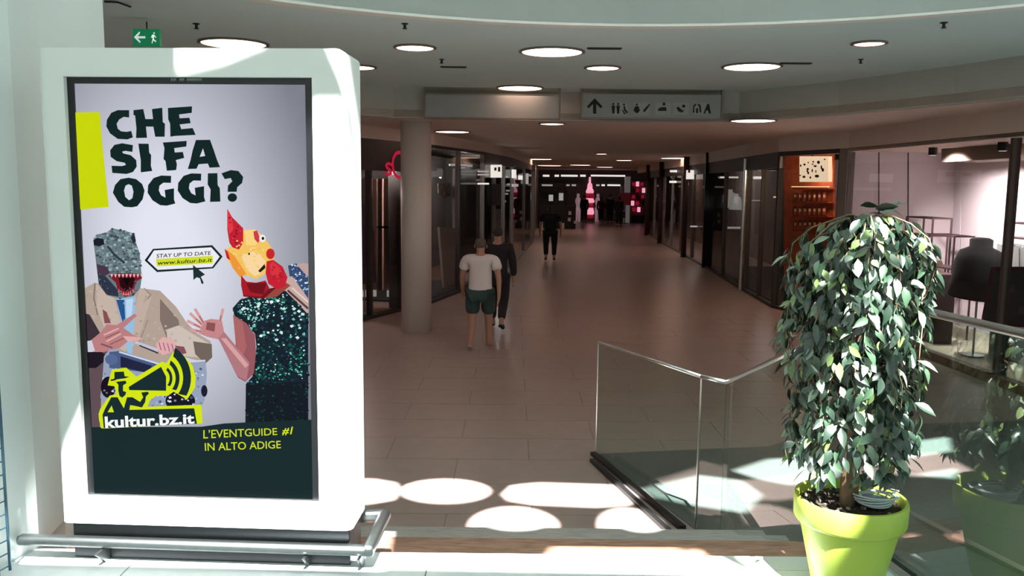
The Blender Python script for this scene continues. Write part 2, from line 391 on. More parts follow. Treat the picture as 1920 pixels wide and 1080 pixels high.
# ================================================================== ADVERTISING TOTEM
totem = thing('advertising_totem', 'white freestanding advertising totem with a tall lit portrait screen', 'totem', tuple(TL))
pxl = lambda px, py, off=0.0: tp(px, py, off)
def face_uv(p): d = p - TP; return (d.dot(TU), p.z)
def uvp(u, z, off=0.0): return TP + TU * u + Vector((0, 0, z)) + TN * off
tl, tr, bl, br = face_uv(tp(70, 92)), face_uv(tp(645, 88)), face_uv(tp(109, 978)), face_uv(tp(662, 998))
x0 = (tl[0] + bl[0]) / 2; x1 = (tr[0] + br[0]) / 2; z1 = (tl[1] + tr[1]) / 2; z0 = (bl[1] + br[1]) / 2
TH = 0.27
s = [face_uv(tp(*p)) for p in [(118, 143), (588, 145), (160, 930), (595, 945)]]
sx0 = (s[0][0] + s[2][0]) / 2; sx1 = (s[1][0] + s[3][0]) / 2; sz1 = (s[0][1] + s[1][1]) / 2; sz0 = (s[2][1] + s[3][1]) / 2
R3 = Matrix((TU, TN * -1, up)).transposed()
def tbox(g, u0, u1, d0, d1, za, zb, bev=0.0):   # d: depth behind the face plane
    c = uvp((u0 + u1) / 2, (za + zb) / 2, -(d0 + d1) / 2); return box(g, c, (u1 - u0, d1 - d0, zb - za), R3, bev)
g = B(); v = box(g, ((x0 + x1) / 2, TH / 2, (z0 + z1) / 2), (x1 - x0, TH, z1 - z0))
g.edges.ensure_lookup_table()
es = [e for e in g.edges if all(abs(q.co.z - z1) < 1e-5 for q in e.verts) and abs(e.verts[0].co.y - e.verts[1].co.y) > .1] + \
     [e for e in g.edges if abs(e.verts[0].co.z - e.verts[1].co.z) > .5 ]
bmesh.ops.bevel(g, geom=es, offset=0.035, segments=5, affect='EDGES', profile=0.5)
fr = [f for f in g.faces if abs(f.normal.y) > .9 and f.calc_center_median().y < .001]
fr = max(fr, key=lambda f: f.calc_area()); oe = fr.edges[:]; g.faces.remove(fr)
iv = [g.verts.new((a, 0, b)) for a, b in [(sx0, sz0), (sx1, sz0), (sx1, sz1), (sx0, sz1)]]
jv = [g.verts.new((a, 0.025, b)) for a, b in [(sx0, sz0), (sx1, sz0), (sx1, sz1), (sx0, sz1)]]
ie = [g.edges.new((iv[i], iv[(i + 1) % 4])) for i in range(4)]
bmesh.ops.triangle_fill(g, edges=oe + ie, use_beauty=True)
for i in range(4): g.faces.new((iv[i], iv[(i + 1) % 4], jv[(i + 1) % 4], jv[i]))
Mt = Matrix((( *[0]*4,),) * 4); Mt = Matrix.Translation(TP - Vector((0, 0, TP.z))) @ R3.to_4x4()
g.transform(Mt); cab = obj('cabinet', g, WHITE); world_parent(cab, totem)
# plinth, bezel, screen
part('plinth', DSTEEL, totem, lambda g: tbox(g, x0 + .02, x1 - .02, .05, TH - .02, 0, z0 + .005, .004))
q = [face_uv(tp(*p, -.02)) for p in [(138, 157), (578, 158), (176, 928), (580, 934)]]
px0 = (q[0][0] + q[2][0]) / 2; px1 = (q[1][0] + q[3][0]) / 2; pz1 = (q[0][1] + q[1][1]) / 2; pz0 = (q[2][1] + q[3][1]) / 2
def ring(g):
    o = [uvp(a, b, -.0225) for a, b in [(sx0, sz0), (sx1, sz0), (sx1, sz1), (sx0, sz1)]]; i = [uvp(a, b, -.0225) for a, b in [(px0, pz0), (px1, pz0), (px1, pz1), (px0, pz1)]]
    a = [g.verts.new(p) for p in o]; b = [g.verts.new(p) for p in i]; c = [g.verts.new(p - TN * .01) for p in i]; d = [g.verts.new(p - TN * .01) for p in o]
    for k in range(4):
        j = (k + 1) % 4
        g.faces.new((a[k], a[j], b[j], b[k])); g.faces.new((b[k], b[j], c[j], c[k])); g.faces.new((c[k], c[j], d[j], d[k])); g.faces.new((d[k], d[j], a[j], a[k]))
bez = part('bezel', BLACK, totem, ring)
# ---- the picture on the screen: flat print, layer over layer
INK = print_mat('screen_picture', 1.0)
OFF = -0.0290
class Art:
    def __init__(s): s.v, s.f, s.c = [], [], []
    def poly(s, pts, col, alpha=None):
        global OFF
        OFF += 0.0000028; b = len(s.v); s.v += [tp(x, y, OFF) for x, y in pts]; s.f.append(list(range(b, b + len(pts)))); s.c.append([col] * len(pts))
    def tris(s, pts, tr, col):
        global OFF
        OFF += 0.00001; b = len(s.v); s.v += [tp(x, y, OFF) for x, y in pts]
        for t in tr: s.f.append([b + i for i in t]); s.c.append([col] * 3)
    def text(s, t, quad, col, bold=0.0, shear=0.0, space=1.0):   # quad: bl, br, tr, tl
        uv, tr = text_tris(t, bold, shear, space); a, b, c, d = [Vector(p) for p in quad]
        s.tris([tuple(a * (1 - u) * (1 - v) + b * u * (1 - v) + c * u * v + d * (1 - u) * v) for u, v in uv], tr, col)
    def line(s, pts, w, col):
        for a, b in zip(pts, pts[1:]):
            a = Vector(a); b = Vector(b); d = b - a
            if d.length < .01: continue
            d.normalize(); n = Vector((-d.y, d.x)) * w / 2; e = d * w * .25
            s.poly([a - n - e, b - n + e, b + n + e, a + n - e], col)
    def speck(s, poly, n, size, cols, tri=False):
        xs = [p[0] for p in poly]; ys = [p[1] for p in poly]; k = 0
        while k < n:
            x = random.uniform(min(xs), max(xs)); y = random.uniform(min(ys), max(ys))
            if not inside((x, y), poly): continue
            k += 1; z = random.uniform(.5, 1) * size; a = random.uniform(0, 3)
            s.poly([(x + z * math.cos(a + t), y + z * math.sin(a + t) * .8) for t in ((0, 1.7, 3.3, 4.9))], random.choice(cols))
    def build(s, name, parent, label=None):
        me = bpy.data.meshes.new(name); me.from_pydata([tuple(p) for p in s.v], [], s.f); me.materials.append(INK)
        at = me.color_attributes.new('ink', 'FLOAT_COLOR', 'CORNER'); i = 0
        for f, cs in zip(s.f, s.c):
            for c in cs: at.data[i].color = lin(c); i += 1
        o = bpy.data.objects.new(name, me); COL.objects.link(o); world_parent_deep(o, parent)
        if label: o['label'] = label
        return o
def world_parent_deep(o, p):
    o.parent = p
    bpy.context.view_layer.update(); o.matrix_parent_inverse = p.matrix_world.inverted()
DK = (18, 38, 38); LIME = (200, 214, 8); LIME2 = (212, 230, 10)
# background photograph: pale studio wall, darker towards the corners of the print
A = Art(); NX, NZ = 14, 24; OFF += .0001
for i in range(NX + 1):
    for j in range(NZ + 1): A.v.append(uvp(px0 + (px1 - px0) * i / NX, pz0 + (pz1 - pz0) * j / NZ, OFF))
def bgc(i, j):
    u, v = i / NX, j / NZ; d = math.hypot((u - .36) * 1.15, (v - .60) * 1.3); t = min(1, max(0, (d - .12) / .72)) ** 1.3
    return tuple(a * (1 - t) + b * t for a, b in zip((228, 231, 243), (124, 126, 138)))
for i in range(NX):
    for j in range(NZ):
        ids = [(i, j), (i + 1, j), (i + 1, j + 1), (i, j + 1)]; A.f.append([a * (NZ + 1) + b for a, b in ids]); A.c.append([bgc(*t) for t in ids])
scr = A.build('screen', totem, 'lit poster on the screen, dinosaur and rooster masked pair')
# ---- masked man on the left
A = Art(); JK = (178, 160, 148); JKD = (128, 112, 106); JKL = (204, 190, 180)
body = [(150, 545), (178, 530), (200, 535), (260, 540), (300, 545), (330, 575), (350, 605), (370, 625), (395, 640), (397, 668), (385, 680), (340, 668), (300, 700), (240, 790), (165, 800), (160, 690)]
A.poly(body, JK); A.poly([(152, 585), (168, 590), (188, 625), (180, 680), (172, 690), (158, 690)], (60, 48, 56)); A.poly([(158, 690), (200, 650), (240, 690), (190, 740), (187, 805), (165, 805)], (96, 78, 84))
A.poly([(300, 560), (335, 600), (340, 640), (315, 640), (300, 600)], JKD); A.poly([(312, 618), (335, 610), (398, 648), (396, 672), (345, 668), (315, 648)], JKL)
A.poly([(362, 640), (397, 645), (398, 670), (385, 682), (366, 664)], (112, 100, 92))
A.poly([(180, 532), (200, 552), (215, 560), (225, 600), (240, 640), (235, 660), (205, 640), (182, 580)], (196, 178, 166)); A.poly([(262, 540), (275, 545), (268, 570), (285, 555), (258, 640), (242, 660), (248, 600)], (192, 172, 160))
A.poly([(218, 560), (255, 556), (252, 600), (246, 690), (236, 650), (226, 600)], (150, 190, 222)); A.poly([(218, 562), (233, 562), (235, 600), (230, 605)], (36, 84, 140)); A.poly([(236, 562), (250, 560), (246, 600), (238, 606)], (186, 214, 240))
A.line([(270, 540), (283, 553), (277, 560)], 1.2, JKD); A.line([(277, 600), (262, 640)], 1.2, JKD); A.line([(178, 532), (176, 560), (183, 590)], 2.4, JKD)
A.speck(body[:9] + [(300, 640), (200, 640)], 60, 4, [(184, 166, 154), (170, 150, 140), (192, 176, 166)])
head = [(175, 452), (180, 440), (200, 436), (210, 428), (235, 433), (252, 438), (254, 452), (262, 475), (264, 500), (266, 520), (263, 540), (250, 555), (225, 560), (200, 553), (185, 530), (181, 500), (178, 475)]
A.poly(head, (104, 122, 128))
A.speck(head[:9] + [(240, 520), (190, 510)], 260, 4.2, [(132, 156, 162), (90, 110, 118), (160, 184, 186), (70, 86, 96), (120, 140, 140), (60, 72, 84)])
A.poly([(182, 505), (200, 520), (222, 545), (222, 556), (200, 553), (185, 532)], (44, 52, 70)); A.poly([(181, 495), (200, 500), (206, 512), (196, 518), (183, 515)], (74, 52, 72))
A.poly([(175, 450), (182, 446), (194, 448), (196, 458), (186, 462), (176, 460)], (28, 30, 40)); A.poly([(252, 438), (255, 452), (250, 458), (245, 445)], (36, 44, 52)); A.line([(202, 462), (215, 478), (232, 492)], 4, (46, 56, 66))
A.poly([(203, 517), (220, 512), (262, 513), (266, 522), (255, 528), (250, 548), (236, 557), (222, 548), (217, 530)], (122, 26, 40)); A.poly([(222, 520), (254, 520), (248, 540), (236, 546), (226, 538)], (40, 6, 14)); A.poly([(230, 522), (244, 522), (238, 536)], (12, 4, 8))
for i in range(9): x = 207 + i * 7; A.poly([(x, 514), (x + 5, 514), (x + 2.5, 521)], (226, 190, 190))
for i in range(7): x = 223 + i * 4.4; y = 545 + 6 * math.sin(i / 6 * 3.14); A.poly([(x - 2.4, y + 3), (x + 2.4, y + 3), (x, y - 4)], (226, 120, 120))
A.speck(head[9:] + [(190, 520), (215, 545)], 50, 2.6, [(38, 50, 70), (64, 78, 96), (84, 98, 110)])
# horned hand and fist
SK = (186, 126, 128); SKD = (134, 78, 86); SKL = (222, 172, 170)
A.poly([(168, 640), (190, 622), (200, 608), (225, 610), (250, 628), (262, 632), (240, 640), (225, 652), (195, 660), (175, 660)], SK)
A.poly([(196, 606), (192, 580), (200, 585), (208, 606)], SKD); A.poly([(215, 612), (252, 588), (257, 592), (228, 618)], SK); A.poly([(230, 630), (262, 632), (268, 636), (240, 641)], SKL)
A.line([(195, 628), (222, 616)], 3, SKL); A.line([(200, 640), (226, 626)], 3, SKL); A.line([(198, 634), (224, 622)], 1.6, SKD); A.line([(206, 646), (232, 634)], 1.6, SKD); A.line([(190, 645), (210, 652)], 3, SKD)
A.poly([(160, 640), (172, 638), (178, 658), (162, 664)], (206, 206, 224)); A.poly([(163, 660), (190, 660), (205, 670), (180, 690), (166, 690)], (30, 24, 36))
A.poly([(292, 645), (305, 632), (322, 635), (332, 648), (322, 660), (305, 666), (296, 658)], SKL)
for i in range(4): A.line([(298 + i * 8, 642 + i), (302 + i * 8, 656 + i * 1.5)], 2, (170, 96, 140))
A.poly([(328, 648), (345, 650), (350, 662), (335, 666)], SKD)
man = A.build('masked_man_picture', scr, 'printed picture of man in grey dinosaur mask and beige jacket')
# ---- boom box
A = Art()
A.poly([(195, 668), (205, 655), (225, 657), (300, 680), (385, 675), (388, 700), (384, 750), (374, 770), (200, 770), (188, 745), (192, 710)], (150, 162, 186)); A.poly([(205, 660), (225, 658), (300, 682), (290, 700), (205, 690)], (72, 92, 132))
A.poly([(226, 668), (285, 686), (280, 700), (226, 688)], (30, 34, 64)); A.poly(ell(209, 674, 12, 10), (84, 104, 146)); A.line([(224, 660), (300, 683), (384, 676)], 3, (206, 214, 232)); A.line([(255, 642), (295, 656)], 5, (190, 196, 214)); A.line([(262, 648), (296, 662)], 2.5, (50, 40, 70))
A.poly(ell(203, 726, 14, 20), (24, 12, 28)); A.poly(ell(338, 752, 28, 20), (18, 14, 30)); A.poly(ell(383, 733, 6, 11), (22, 24, 44))
A.speck([(300, 690), (385, 690), (384, 760), (300, 765)], 60, 4, [(188, 198, 220), (120, 134, 170), (220, 226, 240), (70, 84, 130)])
A.speck([(192, 690), (230, 690), (300, 740), (290, 765), (195, 760)], 40, 3, [(176, 188, 210), (110, 124, 160), (206, 214, 230)])
A.build('boom_box_picture', scr, 'printed picture of a silver boom box')
# ---- masked woman on the right
A = Art()
A.poly([(540, 498), (555, 494), (578, 505), (578, 560), (570, 560), (545, 530)], (52, 74, 112)); A.speck([(540, 498), (555, 494), (578, 510), (578, 550), (560, 545)], 60, 2.6, [(170, 196, 226), (30, 44, 84), (220, 236, 248), (80, 110, 160)])
A.poly([(556, 496), (570, 493), (578, 495), (578, 520)], (190, 160, 156)); A.poly([(535, 520), (548, 518), (578, 560), (578, 592), (556, 572), (535, 545)], (196, 168, 160)); A.line([(540, 545), (577, 578)], 4, (84, 56, 60)); A.line([(548, 540), (577, 566)], 3, (226, 206, 200))
dress = [(436, 578), (450, 562), (470, 556), (510, 552), (535, 545), (555, 565), (578, 590), (578, 790), (460, 792), (461, 720), (474, 705), (481, 650), (478, 625), (462, 612), (440, 592)]
A.poly(dress, (14, 30, 40))
A.speck(dress, 520, 4.2, [(14, 64, 60), (10, 44, 52), (22, 88, 78), (18, 30, 52), (8, 18, 26), (26, 52, 76)])
A.speck([(438, 580), (455, 563), (535, 552), (530, 590), (475, 605)], 120, 2.4, [(170, 226, 216), (220, 246, 240), (60, 160, 140), (20, 90, 84)])
A.speck([(440, 580), (470, 560), (540, 552), (576, 595), (576, 640), (490, 640)], 46, 4.6, [(190, 236, 228), (110, 196, 180), (230, 248, 246)]); A.speck(dress, 150, 2.4, [(140, 206, 196), (210, 236, 236), (50, 140, 112), (90, 150, 170)])
A.speck([(478, 690), (578, 660), (578, 700), (480, 720)], 60, 2.6, [(40, 140, 110), (110, 220, 190), (20, 90, 70)])
A.poly([(461, 722), (578, 715), (578, 790), (460, 792)], (12, 22, 30)); A.speck([(461, 722), (578, 715), (578, 788), (460, 790)], 120, 3.2, [(16, 54, 50), (10, 28, 32), (28, 40, 62), (22, 74, 60), (6, 10, 16)])
# arm and open hand
A.poly([(437, 590), (462, 606), (478, 628), (480, 660), (476, 700), (460, 716), (446, 708), (412, 640), (404, 628), (420, 622), (441, 655), (442, 640)], (150, 86, 94)); A.poly([(437, 592), (455, 605), (462, 650), (455, 668), (442, 645)], (172, 100, 100)); A.poly([(408, 632), (420, 622), (468, 680), (462, 714), (446, 706), (430, 676)], (176, 118, 126)); A.poly([(414, 634), (424, 634), (466, 684), (460, 690)], (214, 160, 160))
A.poly([(382, 602), (395, 598), (416, 600), (420, 622), (408, 636), (390, 632), (372, 625), (378, 612)], (196, 134, 136)); A.poly([(388, 604), (404, 606), (402, 622), (386, 618)], (140, 80, 84))
for a, b in [((382, 606), (366, 580)), ((378, 608), (357, 588)), ((376, 614), (352, 602)), ((378, 622), (358, 618)), ((412, 604), (418, 580))]: A.line([a, b], 5.5, (212, 158, 156)); A.line([a, ((a[0] + b[0]) / 2, (a[1] + b[1]) / 2)], 2, (160, 100, 100))
# rooster mask
RD = (196, 28, 48); RDD = (130, 10, 30)
A.poly([(452, 530), (470, 548), (510, 540), (530, 535), (520, 552), (490, 560), (456, 556)], (110, 14, 26)); A.poly([(512, 545), (532, 528), (545, 535), (520, 556), (495, 560)], (150, 70, 60))
A.poly([(421, 470), (432, 462), (448, 440), (458, 432), (478, 430), (490, 440), (505, 458), (515, 475), (512, 490), (505, 505), (495, 515), (480, 523), (462, 516), (450, 520), (440, 505), (428, 490)], (242, 196, 96))
A.poly([(458, 432), (478, 430), (490, 442), (480, 460), (462, 460)], (250, 212, 130)); A.poly([(452, 478), (480, 470), (498, 490), (490, 512), (478, 518), (462, 505)], (248, 214, 160)); A.poly([(425, 468), (440, 480), (462, 514), (450, 520), (436, 502)], (236, 150, 54))
A.poly([(421, 466), (427, 472), (432, 488), (425, 484)], RD); A.poly([(426, 391), (436, 408), (450, 422), (456, 428), (456, 455), (448, 468), (436, 464), (430, 455), (426, 430)], RD); A.poly([(426, 391), (434, 405), (438, 430), (430, 440), (426, 425)], (222, 56, 66)); A.speck([(428, 400), (436, 410), (454, 430), (450, 462), (434, 458)], 18, 3, [(220, 52, 66), RDD, (176, 20, 40)])
A.poly([(475, 434), (482, 432), (488, 448), (484, 456), (477, 448)], (206, 58, 70)); A.poly(ell(492, 447, 6, 7), (244, 240, 236)); A.poly(ell(493, 447, 2.6, 3), (20, 16, 18)); A.poly(ell(507, 476, 8, 10), (200, 34, 36)); A.poly(ell(467, 476, 1.8, 2.2), (60, 24, 10)); A.poly([(484, 508), (496, 495), (498, 502), (488, 511)], (30, 16, 10))
A.poly([(500, 490), (512, 487), (530, 500), (539, 520), (534, 538), (520, 543), (503, 532), (498, 512)], RD); A.poly([(505, 495), (512, 490), (525, 502), (522, 520), (508, 515)], (214, 48, 60)); A.speck([(502, 495), (530, 505), (536, 530), (515, 538)], 22, 3.4, [(216, 50, 64), (170, 18, 36), RD])
A.poly([(452, 516), (462, 528), (480, 530), (498, 526), (505, 540), (490, 556), (456, 554), (452, 535)], (168, 20, 34)); A.poly([(462, 532), (500, 530), (494, 552), (470, 548)], (112, 8, 22)); A.speck([(430, 470), (452, 440), (495, 460), (490, 500), (450, 508)], 40, 3, [(246, 204, 112), (240, 184, 84), (252, 216, 140)])
A.build('masked_woman_picture', scr, 'printed picture of woman in rooster mask and sequin dress')
# ---- lime block, band and headline
A = Art(); A.poly([(138, 211), (187, 210), (191, 260), (197, 320), (204, 388), (147, 393), (143, 330), (139, 260)], LIME)
A.build('lime_block', scr)
A = Art(); A.poly([(150, 801), (378, 800), (420, 794), (480, 791), (600, 786), (600, 955), (150, 955)], (20, 40, 42)); A.build('caption_band', scr)
Z = lambda pts: [(180 + x / 4.91, 180 + y / 4.91) for x, y in pts]
A = Art(); BG = (212, 216, 229)
A.poly(Z([(305, 130), (305, 198), (255, 192), (215, 215), (190, 255), (200, 300), (230, 325), (280, 330), (325, 322), (340, 380), (290, 400), (200, 395), (130, 345), (95, 280), (100, 220), (140, 155), (200, 130)]), DK)
A.poly(Z([(345, 130), (435, 120), (455, 212), (525, 212), (515, 120), (610, 108), (615, 240), (635, 255), (632, 375), (545, 375), (528, 282), (460, 282), (470, 385), (368, 387), (372, 300), (360, 180), (345, 175)]), DK)
A.poly(Z([(662, 110), (884, 95), (882, 155), (765, 170), (770, 205), (860, 200), (872, 250), (770, 262), (785, 305), (890, 295), (917, 358), (725, 368), (685, 375), (682, 255), (665, 215)]), DK)
A.poly(Z([(340, 452), (335, 515), (270, 505), (240, 512), (250, 528), (320, 545), (370, 590), (375, 650), (340, 700), (280, 718), (150, 708), (143, 642), (240, 645), (275, 635), (265, 615), (190, 600), (135, 560), (130, 500), (170, 450), (240, 435)]), DK)
A.poly(Z([(390, 438), (485, 440), (490, 520), (508, 545), (505, 640), (518, 690), (412, 703), (412, 590), (395, 480)]), DK)
A.poly(Z([(615, 428), (835, 413), (832, 465), (720, 480), (725, 520), (800, 515), (812, 570), (735, 590), (745, 630), (738, 682), (652, 688), (640, 600), (622, 580), (630, 480)]), DK)
A.poly(Z([(920, 405), (1050, 403), (1085, 500), (1115, 590), (1142, 655), (1045, 660), (1030, 622), (945, 628), (925, 670), (845, 672), (870, 590), (890, 500)]), DK); A.poly(Z([(985, 482), (1005, 552), (955, 560)]), BG)
A.poly(Z([(300, 752), (370, 765), (425, 810), (447, 870), (430, 950), (380, 1015), (330, 1025), (260, 1020), (205, 975), (155, 890), (175, 820), (225, 765)]), DK); A.poly(Z([(300, 812), (330, 825), (345, 880), (335, 940), (305, 960), (270, 930), (258, 870), (272, 825)]), BG)
def gee(dx, dy): A.poly(Z([(x + dx, y + dy) for x, y in [(692, 735), (690, 800), (620, 798), (585, 825), (578, 870), (600, 915), (640, 935), (632, 865), (718, 850), (718, 950), (730, 990), (650, 1010), (590, 1005), (520, 960), (475, 890), (480, 820), (530, 755), (600, 732)]]), DK)
gee(0, 0); gee(277, -20)
A.poly(Z([(1030, 712), (1118, 710), (1120, 820), (1140, 850), (1145, 972), (1050, 975), (1055, 860), (1028, 815)]), DK)
A.poly(Z([(1155, 712), (1240, 682), (1310, 690), (1355, 745), (1345, 800), (1300, 840), (1295, 882), (1212, 882), (1215, 825), (1255, 785), (1240, 755), (1185, 765)]), DK); A.poly(Z(ell(1255, 935, 44, 40, 12)), DK)
A.build('headline', scr, 'dark headline lettering CHE SI FA OGGI?')
# ---- pointed sign with pointer
A = Art(); Z = lambda pts: [(260 + x / 10.8, 450 + y / 10.8) for x, y in pts]
sg = [(120, 412), (290, 180), (1490, 105), (1700, 335), (1510, 575), (370, 650)]
A.poly(Z(sg), DK); A.poly(Z([(180, 412), (310, 212), (1470, 148), (1640, 338), (1490, 545), (385, 605)]), (236, 236, 246)); A.poly(Z([(350, 385), (1500, 320), (1500, 470), (370, 535)]), (208, 222, 40))
A.text('STAY UP TO DATE', Z([(360, 365), (1470, 300), (1465, 225), (355, 285)]), (16, 18, 24), .012, .15); A.text('www.kultur.bz.it', Z([(385, 505), (1490, 440), (1490, 360), (385, 425)]), (16, 18, 24), .012, .15)
A.poly(Z([(1100, 505), (1110, 810), (1175, 755), (1240, 775), (1270, 880), (1300, 895), (1315, 860), (1260, 745), (1345, 700)]), (24, 46, 46))
A.build('pointed_sign', scr)
# ---- logo
A = Art(); Z = lambda pts: [(170 + x / 6.75, 650 + y / 6.75) for x, y in pts]; DL = (18, 42, 46)
A.poly(Z([(100, 850), (120, 790), (240, 620), (330, 600), (300, 500), (215, 490), (240, 390), (270, 290), (450, 265), (580, 380), (900, 190), (960, 210), (1050, 60), (1150, 80), (1290, 240), (1330, 380), (1320, 520), (1220, 670), (1120, 610), (1050, 570), (980, 620), (830, 620), (750, 680), (720, 760), (1400, 735), (1415, 970), (1340, 975), (160, 1035), (130, 1030), (105, 920)]), LIME2)
A.poly(Z([(150, 860), (180, 790), (260, 640), (340, 640), (420, 780), (460, 640), (530, 640), (625, 700), (665, 640), (640, 580), (720, 570), (740, 590), (700, 630), (690, 700), (650, 770), (560, 750), (500, 740), (490, 800), (1310, 780), (1345, 975), (165, 1030)]), DL); A.poly(Z([(265, 745), (295, 830), (215, 830)]), LIME2)
A.poly(Z([(300, 320), (420, 315), (430, 375), (490, 380), (440, 400), (330, 415), (300, 430), (250, 435), (255, 415), (300, 405)]), DL); A.poly(Z([(320, 445), (440, 430), (455, 460), (410, 490), (410, 560), (450, 575), (440, 610), (400, 645), (365, 625), (350, 560), (350, 480)]), DL)
A.poly(Z([(480, 510), (890, 255), (955, 380), (955, 558), (490, 550)]), DL)
def wave(r0, r1, a0, a1, cx, cy):
    p = [(cx + r1 * math.cos(math.radians(a)), cy + r1 * 1.05 * math.sin(math.radians(a))) for a in range(a0, a1 + 1, 8)] + [(cx + r0 * math.cos(math.radians(a)), cy + r0 * 1.05 * math.sin(math.radians(a))) for a in range(a1, a0 - 1, -8)]
    A.poly(Z(p), DL)
wave(130, 165, -52, 40, 870, 400); wave(215, 265, -55, 38, 860, 400); wave(330, 430, -58, 36, 840, 395)
A.text('kultur.bz.it', Z([(185, 1035), (1315, 975), (1310, 845), (175, 885)]), (246, 248, 248), .03)
A.build('logo', scr, 'lime and dark logo of a man with a megaphone')
A = Art(); Z = lambda pts: [(360 + x / 8.0, 780 + y / 8.0) for x, y in pts]
A.text('L\u2019EVENTGUIDE', Z([(170, 340), (1280, 285), (1275, 180), (170, 210)]), (206, 222, 40), .006); A.text('#1', Z([(1350, 290), (1515, 285), (1515, 160), (1350, 180)]), (214, 230, 30), .02, .2); A.text('IN ALTO ADIGE', Z([(195, 525), (1335, 485), (1330, 370), (190, 405)]), (206, 222, 40), .006)
A.build('caption_lettering', scr, 'lime caption lettering')
A = Art(); OFF = -.0222
for x in (320.5, 326, 336.5, 341, 350.5, 355, 359.5, 364, 369, 374):   # illegible maker's mark
    A.poly([(x, 147.2), (x + 4, 147), (x + 4, 149), (x, 149)], (104, 118, 110)); A.poly([(x, 149), (x + 1.5, 149), (x + 1.5, 152.5), (x, 152.5)], (96, 110, 102)); A.poly([(x + 2.6, 149), (x + 4, 149), (x + 4, 151.5), (x + 2.6, 151.5)], (84, 96, 90))
A.build('maker_mark', bez)
# ---- steel bumper rail around the foot
bump = totem; SATIN = mat('satin_steel', (138, 144, 144), .38, 1.0, var=.06, scale=30)
ZR = 0.085
B0 = on_z(34, 1011, ZR); B1 = on_z(690, 1032, ZR); B2 = on_z(722, 966, ZR); B3 = on_z(672, 968, ZR)
part('bumper_front_bar', SATIN, bump, lambda g: box(g, (B0 + B1) / 2, ((B1 - B0).length, .05, .042), Matrix.Rotation(math.atan2((B1 - B0).y, (B1 - B0).x), 3, 'Z'), .016), True)
part('bumper_side_bar', SATIN, bump, lambda g: box(g, (B1 + B2) / 2, ((B2 - B1).length + .04, .05, .05), Matrix.Rotation(math.atan2((B2 - B1).y, (B2 - B1).x), 3, 'Z'), .016), True)
part('bumper_back_bar', SATIN, bump, lambda g: box(g, (B3 + B2) / 2, ((B2 - B3).length, .05, .05), Matrix.Rotation(math.atan2((B2 - B3).y, (B2 - B3).x), 3, 'Z'), .012), True)
for px in (175, 565, 668):
    p = on_z(px, 1026 + px * .02, ZR)
    part('bumper_bracket', SATIN, bump, lambda g: slab(g, [p + Vector((0, 0, -.025)), p + TN * -.10 + Vector((0, 0, -.025)), p + TN * -.10 + Vector((0, 0, -ZR)), p + TN * -.07 + Vector((0, 0, -ZR))], TU, .012))

# ================================================================== CEILING FITTINGS
def lamp_proto(D):
    t = thing('ceiling_light', '', 'ceiling light')
    g = B(); lathe(g, [(D / 2 + .03, 0), (D / 2 + .035, -.012), (D / 2 + .01, -.02), (D / 2, -.012), (D / 2, 0)], 40); obj('rim', g, LAMPRIM, t)
    g = B(); lathe(g, [(D / 2 - .001, -.002), (D / 2 - .001, -.013), (D / 2 - .03, -.016)], 40); obj('diffuser', g, LAMP, t)
    return t
LIGHTS = [
 (438, 80, HA, .60, 'large round ceiling light just above the top of the totem'), (778, 88, HA, .36, 'small round ceiling light right of the totem, above the round pillar'),
 (1035, 96, HA, .60, 'large round ceiling light between and in front of the two hanging signs'), (672, 125, HA, .36, 'small round ceiling light half hidden by the totem corner'),
 (1130, 126, HA, .36, 'small round ceiling light just in front of the pictogram sign'), (1410, 124, HA, .60, 'large round ceiling light right of the pictogram sign'),
 (1630, 80, HA, .26, 'smallest and rightmost round ceiling light near the atrium edge'), (975, 164, HA, .60, 'round ceiling light in front of the blank hanging sign'),
 (848, 246, HB, .60, 'flat round ceiling light beside the round pillar'), (1035, 231, HB, .36, 'small ceiling light just below the blank hanging sign'),
 (1412, 225, HB, .60, 'flat ceiling light under the bulkhead right of the pictogram sign'), (1010, 298, HB, 1.0, 'wide ceiling light far down the corridor, left side'),
 (1088, 309, HB, 1.0, 'wide ceiling light far down the middle of the corridor'), (1128, 288, HB, .36, 'small ceiling light in the middle of the corridor, nearer than its neighbours'),
 (1170, 300, HB, .62, 'mid sized ceiling light above the far shoppers'), (1270, 296, HB, 1.1, 'wide ceiling light far down the corridor, right side'),
 (1326, 292, HB, .62, 'mid sized ceiling light above the black pillar'), (1383, 282, HB, .40, 'small ceiling light above the glass shop front on the right'),
 (1275, 306, HB, 1.2, 'farther wide ceiling light behind its neighbour on the right'), (1134, 313, HB, .9, 'farthest ceiling light before the end shop'),
 (1030, 310, HB, 1.2, 'farther wide ceiling light above the dark kiosk')]
prot = {}
for px, py, z, D, lab in LIGHTS:
    p = on_z(px, py, z)
    if D not in prot: t = lamp_proto(D); prot[D] = t; t.location = p; t['label'] = lab; t['group'] = 'round ceiling lights'
    else: dup(prot[D], p, lab, 'round ceiling lights')
